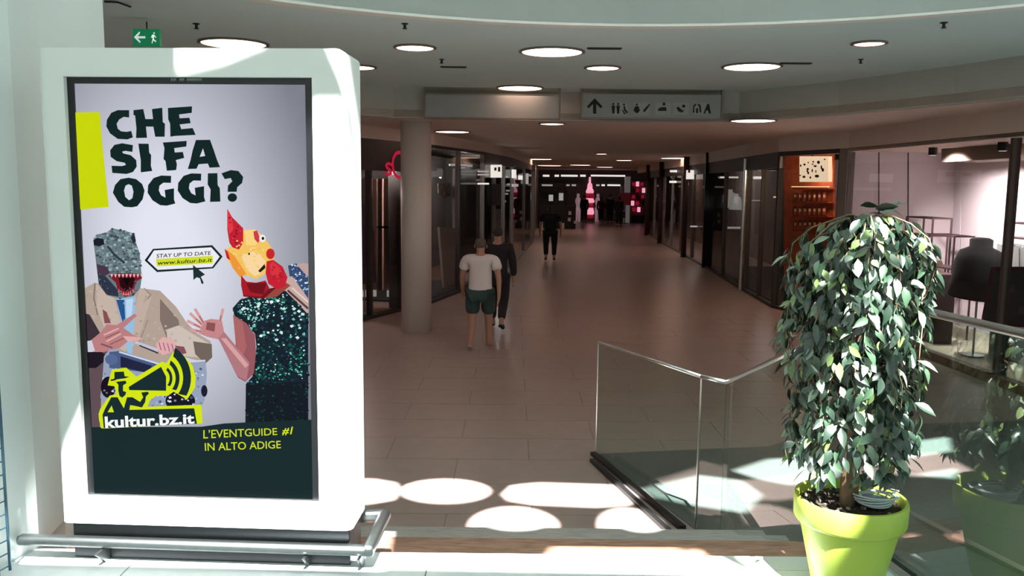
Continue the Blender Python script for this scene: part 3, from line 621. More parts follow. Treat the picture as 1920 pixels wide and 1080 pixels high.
# slot vents
t = None
for px, py, ln, lab in [(1133, 90, .34, 'dark slot vent in the ceiling beside the middle light'), (1492, 118, .34, 'dark slot vent in the ceiling right of the right hand light'), (850, 125, .3, 'faint slot vent in the ceiling left of the blank sign')]:
    p = on_z(px, py, HA)
    v = thing('ceiling_vent', lab, 'vent', p, 0, 'slot vents in the ceiling')
    g = B(); box(g, (0, 0, -.004), (ln, .07, .008)); obj('frame', g, DSTEEL, v)
    for k in (-1, 0, 1): g = B(); box(g, (0, k * .02, -.010), (ln - .02, .008, .006)); obj('slat', g, BLACK, v)
sp = None
for px, py, lab in [(759, 44, 'sprinkler head in the ceiling above the small left light'), (368, 44, 'sprinkler head in the ceiling between exit sign and large light'), (828, 111, 'sprinkler head in the ceiling left of the blank sign'),
                    (1770, 42, 'sprinkler head near the atrium edge at the far right'), (1614, 111, 'sprinkler head in the ceiling below the smallest light')]:
    p = on_z(px, py, HA)
    if sp is None:
        sp = thing('sprinkler', lab, 'sprinkler', p, 0, 'sprinkler heads')
        g = B(); lathe(g, [(.03, 0), (.03, -.006), (.012, -.01), (.012, -.04)], 12); obj('body', g, DSTEEL, sp)
        g = B(); lathe(g, [(.02, -.04), (.02, -.046)], 12); obj('deflector', g, BLACK, sp)
    else: dup(sp, p, lab, 'sprinkler heads')
# wall cable and ceiling cable
g = B(); a = on_y(40, 92, 3.85); b = on_y(70, 113, 3.75); tube(g, [a, a.lerp(b, .35) + Vector((0, 0, -.015)), a.lerp(b, .7) + Vector((0, 0, -.012)), b], .007, 6)
tag(obj('power_cable', g, DSTEEL, None, True), 'short dark cable from the wall to the back of the totem', 'cable')
g = B(); a = on_z(196, 3, HA - .02); b = on_z(245, 13, HA - .02); tube(g, [a, a.lerp(b, .5) + Vector((0, 0, .015)), b], .008, 6)
tag(obj('ceiling_cable', g, BLACK, None, True), 'dark cable running under the ceiling beside the white pillar', 'cable')
# emergency exit sign
GREEN = mat('exit_green', (20, 128, 84), 0.5, emit=(20, 128, 84), es=.45); SIGNW = mat('sign_white', (232, 244, 238), 0.5, emit=(232, 244, 238), es=.55)
def flat(g, pts, o, ux, uz, n, t=.002):   # pts in the plane ux,uz about o
    slab(g, [o + ux * x + uz * z for x, z in pts], -n, t)
MAN = [[(.62, .80), (.70, .88), (.78, .80), (.70, .72)], [(.52, .68), (.72, .70), (.66, .42), (.56, .44)], [(.56, .46), (.64, .40), (.86, .26), (.82, .16), (.58, .30)], [(.58, .44), (.64, .40), (.52, .08), (.44, .10)], [(.70, .68), (.88, .52), (.84, .46), (.68, .58)], [(.54, .68), (.42, .50), (.48, .46), (.60, .58)]]
def exit_sign(o, w, h, ux, n, label, arrow=-1, group='green exit signs'):
    t = thing('exit_sign', label, 'exit sign', o, 0, group)
    P = lambda nm, m, f: world_parent(obj(nm, (lambda g: (f(g), g)[1])(B()), m), t)
    P('panel', GREEN, lambda g: flat(g, [(-w / 2, -h / 2), (w / 2, -h / 2), (w / 2, h / 2), (-w / 2, h / 2)], o, ux, up, n, .04))
    def arr(g):
        cx = -w * .24 if arrow < 0 else w * .24; s = h * .34; k = arrow
        flat(g, [(cx + k * s, 0), (cx, s), (cx - k * .1 * s, s * .72), (cx + k * .38 * s, .18 * s), (cx - k * s, .18 * s), (cx - k * s, -.18 * s), (cx + k * .38 * s, -.18 * s), (cx - k * .1 * s, -s * .72), (cx, -s)], o + n * .002, ux, up, n)
    P('arrow', SIGNW, arr)
    def mn(g):
        for q in MAN: flat(g, [((x - .5) * w * .42 + (w * .22 if arrow < 0 else -w * .3), (z - .5) * h * .85) for x, z in q], o + n * .002, ux, up, n)
    P('pictogram', SIGNW, mn)
    P('hanger', DSTEEL, lambda g: tube(g, [o + up * h * .5 - n * .02, o + up * (h * .5 + .06) - n * .02], .006, 6))
    return t
EX, EN = Vector((1, 0, 0)), Vector((0, -1, 0))
o = on_y(274, 70, 7.2); exit_sign(o, .22, .135, EX, EN, 'green exit sign with left arrow beside the white pillar')
# hanging direction signs
SIGNG = mat('sign_grey', (150, 150, 146), 0.5); FRAMEB = mat('sign_frame_bronze', (128, 112, 104), 0.45, .3)
CLEARP = glass_mat('sign_clear_strip', (232, 232, 228), .6)
def hang_sign(x0, x1, ytop, ymid, ybot, Y, label):
    a = on_y(x0, ytop, Y); b = on_y(x1, ytop, Y); m = on_y(x0, ymid, Y).z; l = on_y(x0, ybot, Y).z; zt = (a.z + b.z) / 2
    t = thing('hanging_sign', label, 'sign', (a.x, Y, l), 0, 'signs hanging from the ceiling'); w = b.x - a.x; e = .025
    P = lambda nm, mm, f: world_parent(obj(nm, (lambda g: (f(g), g)[1])(B()), mm), t)
    for nm, c, s in [('frame_side', (a.x, Y, (zt + l) / 2), (e, .06, zt - l)), ('frame_side', (b.x, Y, (zt + l) / 2), (e, .06, zt - l)), ('frame_top', ((a.x + b.x) / 2, Y, zt), (w + e, .06, e)), ('frame_bottom', ((a.x + b.x) / 2, Y, l), (w + e, .06, e))]:
        P(nm, FRAMEB, lambda g: box(g, c, s, None, .004))
    P('sign_panel', SIGNG, lambda g: box(g, ((a.x + b.x) / 2, Y, (m + l) / 2), (w - e, .03, m - l - e)))
    P('clear_strip', CLEARP, lambda g: box(g, ((a.x + b.x) / 2, Y, (m + zt) / 2), (w - e, .006, zt - m - e)))
    for x in (a.x + .1, b.x - .1): P('hanger', STEEL, lambda g: tube(g, [(x, Y, zt), (x, Y, HA + .005)], .008, 6))
    return t, P
SY = 12.15
hang_sign(796, 1050, 150, 176, 221, SY, 'blank grey sign hanging from the ceiling, left of the pictogram sign')
t, P = hang_sign(1091, 1355, 150, 174, 222, SY, 'hanging sign with up arrow and row of service pictograms')
def pic(nm, polys, D=.018, m=BLACKM):
    def f(g):
        for q in polys: slab(g, [on_y(x, y, SY - D) for x, y in q], (0, 1, 0), .002)
    P(nm, m, f)
pic('arrow', [[(1115, 184), (1130, 200), (1126, 203), (1118, 195), (1118, 213), (1112, 213), (1112, 195), (1104, 203), (1100, 200)]])
for i, cx in enumerate((1162, 1203, 1243, 1277, 1316)):
    P('pictogram_tile', mat('sign_tile', (162, 161, 156), .5), lambda g: box(g, on_y(cx, 204, SY - .0165), (.215, .003, .17)))
for cx in (1150, 1159): pic('pictogram', [ell(cx, 195, 2.2, 2.2, 8), [(cx - 3.5, 198), (cx + 3.5, 198), (cx + 2.5, 206), (cx + 2, 213), (cx - 2, 213), (cx - 2.5, 206)]], .020)
pic('pictogram', [ell(1170, 196, 2, 2, 8), [(1169, 199), (1172, 199), (1173, 205), (1178, 211), (1175, 212), (1170, 207)], [(1166, 206), (1168, 206), (1171, 211), (1176, 213), (1170, 214)]], .020)
pic('pictogram', [ell(1194, 196, 2, 2, 8), [(1191, 199), (1197, 199), (1200, 207), (1196, 212), (1192, 212), (1188, 207)]], .020); pic('pictogram', [[(1205, 208), (1214, 198), (1217, 200), (1209, 210)], ell(1217, 197, 2, 2, 8)], .020)
pic('pictogram', [ell(1245, 195, 3, 3, 8), [(1234, 204), (1240, 201), (1249, 201), (1250, 208), (1234, 208)]], .020); pic('pictogram', [ell(1282, 199, 3.4, 3, 8), [(1268, 202), (1272, 200), (1280, 207), (1284, 206), (1279, 211), (1272, 209)]], .020)
pic('pictogram', [[(1300, 198), (1304, 194), (1306, 196), (1302, 201), (1302, 211), (1299, 211)], [(1310, 194), (1314, 198), (1315, 211), (1312, 211), (1311, 201), (1308, 196)], [(1305, 203), (1309, 203), (1309, 212), (1305, 212)]], .020)
pic('pictogram', [[(1326, 195), (1330, 195), (1333, 213), (1329, 213), (1327.5, 207), (1324, 207), (1322, 213), (1319, 213)]], .020)

# ================================================================== CORRIDOR, LEFT SIDE
g = B(); cb = on_z(781, 620, LOW); lathe(g, [(.235, LOW), (.235, HB)], 40, (cb.x, cb.y, 0))
struct(obj('wall_round_pillar', g, mat('pillar_paint', (214, 200, 192), .6), None, True), 'round plaster pillar in front of the clothes shop')
ST = 2.27                                          # top of shop fronts
PK = mat('pink_neon', (190, 20, 60), .4, emit=(214, 16, 70), es=.4)
WOODF = mat('shop_wood_floor', (150, 108, 84), .4, var=.2, scale=6)
STRIP = mat('light_strip', (255, 255, 255), .5, emit=(255, 248, 240), es=.75); STRIPD = mat('dim_light_strip', (220, 220, 220), .5, emit=(226, 222, 214), es=.35); WARM = mat('warm_light', (255, 220, 170), .5, emit=(255, 210, 150), es=.9)
l0 = on_z(560, 634, LOW); l1 = on_z(668, 606, LOW); l2 = on_z(756, 583, LOW); l3 = on_z(808, 570, LOW); l4 = on_z(908, 531, LOW); l5 = on_z(962, 497, LOW); l6 = on_z(1000, 455, LOW); l7 = on_z(1003, 433, LOW); l8 = on_z(1008, 419, LOW)
LEFT = [(-9, l0.y - 1.0), l0, l1, l2, l3, l4, l5, l6, l7, l8]
g = B()
for a, b in zip(LEFT[:-1], LEFT[1:]): wallseg(g, a, b, ST, HB + .02, .15, 1)
struct(obj('wall_left_corridor', g, mat('corridor_wall', (214, 196, 184), .8, var=.03, scale=2)), 'plaster strip above the shop fronts on the left')
g = B(); wallseg(g, l2, l3, LOW, ST, .3, 1); struct(obj('wall_left_pier', g, SHOPDK), 'dark pier behind the round pillar')
def shopfront(name, label, a, b, n, fm, side=1, zt=ST, fascia=.45, gl=SHOPGL, fasm=None, back=3.0, backm=SHOPIN, floorm=None, sill=.06, doors=()):
    a = Vector((a.x, a.y, LOW)); b = Vector((b.x, b.y, LOW)); d = (b - a); L = d.length; d.normalize(); nn = Vector((-d.y, d.x, 0)) * side
    t = thing(name, label, 'shop front', tuple(a)); R = Matrix.Rotation(math.atan2(d.y, d.x), 3, 'Z')
    P = lambda nm, mm, f: world_parent(obj(nm, (lambda g: (f(g), g)[1])(B()), mm), t)
    fz = zt - fascia
    if fascia > 0: P('fascia', fasm or fm, lambda g: box(g, a + d * L / 2 + nn * .06 + up * ((fz + zt) / 2 - LOW), (L, .12, fascia), R))
    P('sill', fm, lambda g: box(g, a + d * L / 2 + nn * .05 + up * sill / 2, (L, .1, sill), R))
    for i in range(n + 1): P('post', fm, lambda g: box(g, a + d * (L * i / n) + nn * .06 + up * ((fz - LOW + sill) / 2), (.06, .1, fz - LOW - sill), R))
    for i in range(n): P('glass_pane', gl, lambda g: box(g, a + d * (L * (i + .5) / n) + nn * .06 + up * ((fz - LOW + sill) / 2), (L / n - .06, .01, fz - LOW - sill), R))
    # the shop behind: back wall and floor belong to the unit
    P('back_panel', backm, lambda g: box(g, a + d * L / 2 + nn * back + up * (zt - LOW) / 2, (L, .06, zt - LOW), R))
    if floorm: P('shop_floor', floorm, lambda g: box(g, a + d * L / 2 + nn * (back / 2 + .1) + up * .02, (L, back - .2, .03), R))
    return t, P, d, nn, L
LT, P, d, nn, L = shopfront('shop_unit', 'clothes shop front with dark fascia and pink lettering behind the pillar', l1 - (l2 - l1) * 1.0, l2, 3, SHOPDK, 1, ST, .52, back=1.6, backm=mat('shop_pink_wall', (150, 120, 112), .7, var=.1), floorm=WOODF)
def wp(px, py, a=l1, dd=d, off=0.0):
    n_ = Vector((-dd.y, dd.x, 0)); return on_plane(px, py, Vector((a.x, a.y, 0)) + n_ * off, n_)
def wtext(parent, nm, s, quad, m, a, dd, off, bold=0.0, depth=.02):
    uv, tr = text_tris(s, bold); q = [wp(x, y, a, dd, off) for x, y in quad]; n_ = Vector((-dd.y, dd.x, 0))
    g = B(); vs = [g.verts.new(q[0] * (1 - u) * (1 - v) + q[1] * u * (1 - v) + q[2] * u * v + q[3] * (1 - u) * v) for u, v in uv]
    for tt in tr:
        try: g.faces.new([vs[i] for i in tt])
        except ValueError: pass
    return world_parent(obj(nm, g, m), parent)
wtext(LT, 'lettering', 's', [(722, 330), (735, 330), (735, 304), (722, 304)], PK, l1, d, -.015, .015); wtext(LT, 'lettering', 'O', [(734, 335), (762, 337), (762, 283), (734, 281)], PK, l1, d, -.015, .0)
for i, (xa, xb, c) in enumerate([(672, 690, (120, 104, 100)), (698, 706, (168, 138, 126)), (709, 716, (96, 72, 66)), (720, 731, (178, 146, 132)), (735, 741, (110, 82, 74))]):
    P('curtain_strip', mat('curtain_%d' % i, c, .8), lambda g: slab(g, [wp(xa, 335, l1, d, .5), wp(xb, 335, l1, d, .5), wp(xb, 545, l1, d, .5), wp(xa, 545, l1, d, .5)], nn, .04))
for xa, xb in ((674, 706), (734, 752)): P('lit_base', STRIPD, lambda g: slab(g, [wp(xa, 545, l1, d, .4), wp(xb, 544, l1, d, .4), wp(xb, 556, l1, d, .4), wp(xa, 557, l1, d, .4)], nn, .1))
P('bar', BLACKM, lambda g: slab(g, [wp(708, 424, l1, d, .45), wp(734, 424, l1, d, .45), wp(734, 428, l1, d, .45), wp(708, 428, l1, d, .45)], nn, .03))
def garment(name, label, cx, cy, w, h, base, dd, off, m, cat='clothing', stand=None):
    c = wp(cx, cy + h / 2, base, dd, off); top = wp(cx, cy - h / 2, base, dd, off); H = top.z - c.z; Wd = (wp(cx + w / 2, cy, base, dd, off) - wp(cx - w / 2, cy, base, dd, off)).length
    t = thing(name, label, cat, (c.x, c.y, stand if stand is not None else c.z))
    g = B(); R = Matrix.Rotation(math.atan2(dd.y, dd.x), 4, 'Z')
    lathe(g, [(Wd * .50, 0), (Wd * .52, .03 * H), (Wd * .47, .35 * H), (Wd * .44, .62 * H), (Wd * .36, .78 * H), (Wd * .2, .85 * H), (Wd * .2, .97 * H), (Wd * .14, H)], 24)
    g.transform(Matrix.Translation(c) @ R @ Matrix.Diagonal((1, .55, 1, 1))); world_parent(obj('garment', g, m, None, True), t)
    if stand is not None:
        g = B(); tube(g, [(c.x, c.y, stand), (c.x, c.y, c.z + H * .9)], .015, 8); world_parent(obj('stand_pole', g, STEEL), t)
        g = B(); lathe(g, [(.14, stand), (.14, stand + .012), (.02, stand + .02)], 20, (c.x, c.y, 0)); world_parent(obj('stand_foot', g, STEEL), t)
    return t
garment('coat_on_stand', 'purple grey coat on a stand in the left shop window', 683, 455, 34, 150, l1, d, .3, mat('purple_coat', (96, 70, 104), .8, var=.15), 'coat', LOW + .04)
# second shop, dark
D2T, P, d2, n2, L2 = shopfront('shop_unit', 'dark brown glazed shop front right of the round pillar', l3, l4, 2, SHOPDK, 1, ST, .06, back=1.8, backm=mat('dark_back', (52, 44, 42), .8), floorm=BLACKM)
P('light_strip', STRIPD, lambda g: slab(g, [wp(844, 307, l3, d2, .5), wp(886, 309, l3, d2, .5), wp(886, 313, l3, d2, .5), wp(844, 311, l3, d2, .5)], n2, .03))
P('silver_column', SHOPGY, lambda g: slab(g, [wp(853, 316, l3, d2, .6), wp(859, 316, l3, d2, .6), wp(859, 536, l3, d2, .6), wp(853, 540, l3, d2, .6)], n2, .06))
P('display_panel', mat('pale_panel', (176, 160, 154), .6), lambda g: slab(g, [wp(824, 426, l3, d2, .5), wp(853, 428, l3, d2, .5), wp(855, 536, l3, d2, .5), wp(833, 540, l3, d2, .5)], n2, .05))
P('portrait_poster', mat('poster_paper', (150, 138, 130), .6, var=.5, scale=9), lambda g: slab(g, [wp(822, 344, l3, d2, .7), wp(845, 342, l3, d2, .7), wp(847, 366, l3, d2, .7), wp(836, 372, l3, d2, .7), wp(823, 362, l3, d2, .7)], n2, .03))
P('dark_panel', BLACK, lambda g: slab(g, [wp(862, 318, l3, d2, .4), wp(893, 318, l3, d2, .4), wp(893, 505, l3, d2, .4), wp(862, 516, l3, d2, .4)], n2, .04))
# third and fourth shops on the left
D3T, P, d3, n3, L3 = shopfront('shop_unit', 'grey glazed shop front with small lit signs beyond the dark shop', l4, l5, 3, SHOPGY, 1, ST, .25, fasm=SHOPDK, back=2.0, backm=SHOPIN, floorm=WOODF)
def lit(P, m, a, dd, off, x0, y0, x1, y1, nm='lit_sign', th=.04):
    P(nm, m, lambda g: slab(g, [wp(x0, y0, a, dd, off), wp(x1, y0, a, dd, off), wp(x1, y1, a, dd, off), wp(x0, y1, a, dd, off)], Vector((-dd.y, dd.x, 0)), th))
for y in (320, 326, 343): lit(P, STRIPD if y < 330 else STRIP, l4, d3, -.06, 899, y, 917, y + 3)
lit(P, BLACKM, l4, d3, -.03, 922, 345, 940, 385, 'dark_banner'); lit(P, STRIP, l4, d3, -.08, 923, 309, 941, 333); lit(P, BLACKM, l4, d3, -.085, 927, 314, 931, 320, 'sign_mark', .004); lit(P, BLACKM, l4, d3, -.085, 934, 313, 938, 322, 'sign_mark', .004)
for x, y in ((948, 330), (953, 344), (948, 362), (944, 376), (951, 356)): lit(P, STRIPD, l4, d3, .6, x, y, x + 5, y + 3, 'shelf_light')
lit(P, mat('pale_display', (150, 140, 136), .6), l4, d3, .5, 924, 392, 942, 440, 'display_panel')
D4T, P, d4, n4, L4 = shopfront('shop_unit', 'farther glass shop front beside the dark kiosk', l5, l6, 2, SHOPGY, 1, ST, .2, fasm=SHOPDK, back=2.0, backm=SHOPIN, floorm=WOODF)
lit(P, STRIP, l5, d4, -.05, 962, 318, 968, 334); lit(P, STRIP, l5, d4, -.05, 974, 329, 980, 337); lit(P, STRIPD, l5, d4, -.05, 962, 345, 972, 350); lit(P, STRIPD, l5, d4, -.05, 988, 325, 991, 345)
g = B(); wallseg(g, l6, l7, LOW, ST, .15, 1); wallseg(g, l7, l8, LOW, ST, .15, 1); struct(obj('wall_left_end', g, SHOPGY), 'plain wall beyond the last left shop')

# ================================================================== CORRIDOR, RIGHT SIDE
WA = on_z(1572, 606, LOW); WB = on_z(1860, 717, LOW); WC = WB + (WB - WA).normalized() * 3.4
rB = on_z(1557, 603, LOW); rA = on_z(1446, 577, LOW); r2 = on_z(1392, 545, LOW); r3 = on_z(1318, 500, LOW); r4 = on_z(1240, 456, LOW); r5 = on_z(1209, 438, LOW); r6 = on_z(1192, 428, LOW)
g = B()
for a, b in [(r6, r5), (r5, r4), (r4, r3), (r3, r2), (r2, rA), (rA, rB), (rB, WA), (WA, WB), (WB, WC)]: wallseg(g, a, b, 2.20, HB + .02, .15, 1)
wallseg(g, WC, (9.5, WC.y - .5), LOW, HA, .15, 1)
struct(obj('wall_right_corridor', g, MATS['corridor_wall']), 'plaster strip above the shop fronts on the right')
g = B(); wallseg(g, rB, WA, LOW, 2.2, .35, 1); struct(obj('wall_right_pier', g, mat('pier_grey', (130, 120, 112), .6)), 'grey pier between the orange shop and the large window')
# ---- large display window
PINKW = mat('window_back_wall', (210, 198, 200), .7, var=.02, scale=2); OAK = mat('display_oak', (176, 154, 136), .5, var=.12, scale=8); BRN = mat('brown_sill', (122, 92, 70), .5, var=.2, scale=6)
WT, P, dw, nw, LW = shopfront('shop_display', 'large shop window with pale back wall and clothes on the right', WA, WB, 1, mat('window_frame', (96, 84, 78), .5), 1, 2.2, .05, back=1.9, backm=PINKW, floorm=OAK, sill=.10)
P('brown_edge', BRN, lambda g: box(g, (WA + WB) / 2 + nw * -.03 + up * .05, (LW + .1, .06, .12), Matrix.Rotation(math.atan2(dw.y, dw.x), 3, 'Z')))
for i, (xa, xb) in enumerate(((1560, 1647), (1649, 1702), (1704, 1800))):
    P('wall_panel', PINKW, lambda g: slab(g, [wp(xa, 300, WA, dw, 1.86), wp(xb, 300, WA, dw, 1.86), wp(xb, 600, WA, dw, 1.86), wp(xa, 600, WA, dw, 1.86)], nw, .03))
P('soffit_box', mat('soffit_brown', (140, 122, 108), .7), lambda g: slab(g, [wp(1765, 262, WA, dw, .8), wp(1905, 250, WA, dw, .8), wp(1905, 296, WA, dw, .8), wp(1765, 304, WA, dw, .8)], nw, .6))
W2T, P2, dw2, nw2, LW2 = shopfront('shop_display', 'shop window bay at the right edge of the view', WB, WC, 1, MATS['window_frame'], 1, 2.2, .05, back=1.9, backm=PINKW, floorm=OAK, sill=.10)
P2('brown_edge', BRN, lambda g: box(g, (WB + WC) / 2 + nw * -.03 + up * .05, (LW2 + .1, .06, .12), Matrix.Rotation(math.atan2(dw.y, dw.x), 3, 'Z')))
# ceiling of the window bay with its lamps
g = B(); prism(g, [XY(WA), XY(WC), XY(WC + nw * 2.2), XY(WA + nw * 2.2)], 2.14, 2.19); struct(obj('ceiling', g, CEIL2), 'ceiling of the shop window bay')
g = B(); prism(g, [XY(WA), XY(WA + nw * 2.0), XY(WA + nw * 2.0 - dw * .08), XY(WA - dw * .08)], LOW, 2.2); struct(obj('wall_window_side', g, PINKW))
for f, lab in ((.42, 'shop spotlight over the left part of the large window'), (.8, 'shop spotlight over the middle of the large window'), (1.2, 'shop spotlight over the black jumper'), (1.6, 'shop spotlight over the right window bay')):
    p = WA + dw * LW * f + nw * .45; t = thing('shop_spotlight', lab, 'spotlight', (p.x, p.y, 2.14), 0, 'spotlights in the shop window')
    g = B(); lathe(g, [(.06, 0), (.06, -.10), (.05, -.11)], 16); obj('housing', g, BLACKM, t)
    g = B(); lathe(g, [(.045, -.1105), (.045, -.114)], 16); obj('lens', g, STRIP, t)
    li = bpy.data.lights.new('shop_lamp', 'SPOT'); li.energy = (1000, 260, 60, 60)[[.42, .8, 1.2, 1.6].index(f)]; li.color = (1, .90, .90); li.spot_size = math.radians(125); li.spot_blend = .8; li.shadow_soft_size = .05
    lo = bpy.data.objects.new('shop_lamp', li); COL.objects.link(lo); lo.parent = t; lo.location = (0, 0, -.13)
    lo.rotation_euler = Vector((nw.x * .8, nw.y * .8, -1)).to_track_quat('-Z', 'Y').to_euler()
# ---- goods in the window
DKM = mat('dark_metal_frame', (58, 40, 42), .5)
def frame_rack(label, x0, x1, y0, y1, off, legs=None, dep=.35, shelf=None):
    a, b, c, e = wp(x0, y0, WA, dw, off), wp(x1, y0, WA, dw, off), wp(x1, y1, WA, dw, off), wp(x0, y1, WA, dw, off)
    zt = (a.z + b.z) / 2; zb = legs if legs is not None else min(c.z, e.z); A0 = Vector((a.x, a.y, 0)); B0_ = Vector((b.x, b.y, 0))
    t = thing('display_rack', label, 'rack', (a.x, a.y, zb), 0, 'metal display racks')
    for q in (A0, B0_):
        for o_ in (0, dep): g = B(); tube(g, [q + nw * o_ + up * zb, q + nw * o_ + up * zt], .016, 4); world_parent(obj('leg', g, DKM), t)
    for o_ in (0, dep): g = B(); tube(g, [A0 + nw * o_ + up * zt, B0_ + nw * o_ + up * zt], .016, 4); world_parent(obj('top_bar', g, DKM), t)
    for q in (A0, B0_): g = B(); tube(g, [q + up * zt, q + nw * dep + up * zt], .016, 4); world_parent(obj('side_bar', g, DKM), t)
    if shelf:
        for sy in shelf:
            zs = wp((x0 + x1) / 2, sy, WA, dw, off).z; g = B(); prism(g, [XY(A0), XY(B0_), XY(B0_ + nw * dep), XY(A0 + nw * dep)], zs - .012, zs + .012); world_parent(obj('shelf', g, DKM), t)
    return t
ZF = LOW + .04
frame_rack('tall dark metal rack left of the black jumper', 1700, 1750, 408, 500, 1.0, ZF, .3, (440,)); frame_rack('lower dark metal rack carrying hats beside the tall rack', 1742, 1790, 441, 505, .9, ZF, .3, (502,))
def solid(name, label, cat, m, x0, y0, x1, y1, off, dep, zb=None, parts=()):
    a, b = wp(x0, y0, WA, dw, off), wp(x1, y0, WA, dw, off); zt = (a.z + b.z) / 2; zl = zb if zb is not None else wp(x0, y1, WA, dw, off).z
    t = thing(name, label, cat, (a.x, a.y, zl)); A0 = Vector((a.x, a.y, 0)); B0_ = Vector((b.x, b.y, 0))
    g = B(); prism(g, [XY(A0), XY(B0_), XY(B0_ + nw * dep), XY(A0 + nw * dep)], zl, zt); bmesh.ops.bevel(g, geom=g.edges[:], offset=.01, segments=1, affect='EDGES'); world_parent(obj('body', g, m), t)
    for nm, mm, q0, p0, q1, p1 in parts:
        g = B(); slab(g, [wp(q0, p0, WA, dw, off - .012), wp(q1, p0, WA, dw, off - .012), wp(q1, p1, WA, dw, off - .012), wp(q0, p1, WA, dw, off - .012)], nw, .013); world_parent(obj(nm, g, mm), t)
    return t
solid('display_counter', 'dark brown display counter behind the balustrade in the shop window', 'counter', mat('counter_brown', (64, 44, 44), .5), 1688, 507, 1757, 575, .5, .3, ZF, [('drawer', SHOPDK, 1692, 515, 1754, 540), ('drawer', SHOPDK, 1692, 545, 1754, 572)])
solid('display_box', 'black framed display box with a picture, above the plant', 'box', BLACK, 1650, 406, 1706, 458, 1.2, .35, None, [('picture', mat('picture_teal', (52, 76, 74), .6, var=.4, scale=20), 1668, 416, 1694, 448)])
g = B(); q = wp(1678, 458, WA, dw, 1.2); p0 = Vector((q.x, q.y, ZF)) + nw * .17; prism(g, [XY(p0 - dw * .2 - nw * .12), XY(p0 + dw * .2 - nw * .12), XY(p0 + dw * .2 + nw * .12), XY(p0 - dw * .2 + nw * .12)], ZF, q.z - .005); bmesh.ops.bevel(g, geom=g.edges[:], offset=.01, segments=2, affect='EDGES')
tag(obj('plinth', g, PINKW), 'pale plinth under the black display box', 'plinth')
for x, lab in ((1737, 'brown felt hat on the lower rack, left of the pair'), (1757, 'brown felt hat on the lower rack, right of the pair')):
    q = wp(x, 501, WA, dw, 1.05); t = thing('hat', lab, 'hat', q, 0, 'hats on the rack'); g = B(); lathe(g, [(.13, 0), (.135, .012), (.085, .018)], 20); obj('brim', g, mat('felt_brown', (128, 92, 86), .9), t, True); g = B(); lathe(g, [(.085, .016), (.08, .07), (.06, .10), (.02, .105)], 20); obj('crown', g, MATS['felt_brown'], t, True)
garment('jumper_on_stand', 'black high necked jumper on a stand in the shop window', 1832, 502, 82, 114, WA, dw, .6, mat('jumper_wool', (11, 10, 11), .9, var=.2, scale=40), 'jumper', ZF)
def leaning_sign():
    off = .25; c = [wp(1858, 500, WA, dw, off), wp(1960, 500, WA, dw, off), wp(1950, 615, WA, dw, off - .05), wp(1838, 610, WA, dw, off - .05)]
    t = thing('framed_board', 'dark red framed board leaning in the window at the right edge', 'board', (c[3].x, c[3].y, c[3].z)); n_ = (c[1] - c[0]).cross(c[3] - c[0]).normalized(); n_ = n_ if n_.dot(nw) > 0 else -n_
    g = B(); slab(g, c, n_, .03); world_parent(obj('frame', g, mat('dark_red_frame', (74, 30, 44), .5)), t); m = sum(c, Vector()) / 4
    for k, mm in ((.86, mat('board_face', (52, 56, 60), .4, var=.3, scale=12)),): g = B(); slab(g, [m + (p - m) * k - n_ * .003 for p in c], n_, .004); world_parent(obj('face', g, mm), t)
    for k in (0, 1): g = B(); q = m + (c[0] - m) * (.4 - k * .7) ; slab(g, [q - n_ * .006 + (c[1] - c[0]) * a + (c[3] - c[0]) * b for a, b in ((0, 0), (.22, 0), (.22, .12), (0, .12))], n_, .002); world_parent(obj('printed_block', g, mat('board_print', (84, 88, 92), .5)), t)
    g = B(); q = (c[2] + c[3]) / 2; tube(g, [Vector((q.x, q.y, ZF)), q + up * .05], .025, 8); world_parent(obj('support', g, DKM), t)
leaning_sign()
frame_rack('dark metal shelf rack at the right edge of the window', 1888, 1990, 421, 466, 1.45, ZF, .3, (450, 480))
solid('grey_panel_box', 'pale grey box behind the leaning board', 'box', mat('pale_grey_box', (166, 170, 166), .6), 1868, 463, 1985, 560, .9, .4, ZF, [('seam', SHOPGY, 1910, 466, 1911, 500)])
# ---- orange shop with lit sign
ORW = mat('orange_wood_wall', (168, 84, 48), .6, var=.25, scale=5, emit=(168, 70, 36), es=.06)  # weak emission imitates warm light on the orange wall
OT, P, do_, no_, LO = shopfront('shop_unit', 'warm orange shop with a lit sign between plant and grey pier', rA, rB, 1, SHOPDK, 1, 2.2, .08, back=2.2, backm=ORW, floorm=WOODF, gl=SHOPGL)
lit(P, mat('sign_glow', (255, 240, 215), .5, emit=(255, 226, 190), es=.95), rA, do_, .25, 1499, 293, 1553, 341, 'lit_sign', .08)
for x, y, a_, b_ in ((435, 440, 30, 32), (325, 470, 22, 34), (545, 385, 14, 24), (840, 375, 42, 46), (690, 360, 24, 24), (672, 430, 30, 16), (745, 485, 44, 28), (1020, 290, 24, 20), (925, 520, 20, 60), (965, 595, 34, 55), (530, 570, 36, 30), (520, 630, 22, 40), (545, 685, 24, 40), (660, 615, 18, 50), (420, 795, 42, 36), (795, 775, 62, 44), (312, 755, 26, 18), (605, 815, 24, 34), (765, 640, 14, 46)):
    P('sign_mark', BLACKM, lambda g: slab(g, [wp(1480 + u / 15.43, 280 + v / 15.43, rA, do_, .245) for u, v in ell(x, y, a_, b_, 9)], no_, .004))
for r_, y in enumerate((352, 378, 404, 430)):
    P('shelf', mat('shelf_red', (120, 44, 32), .6), lambda g: slab(g, [wp(1486, y, rA, do_, 1.4), wp(1552, y, rA, do_, 1.4), wp(1552, y + 3, rA, do_, 1.4), wp(1486, y + 3, rA, do_, 1.4)], no_, .3))
pr = None
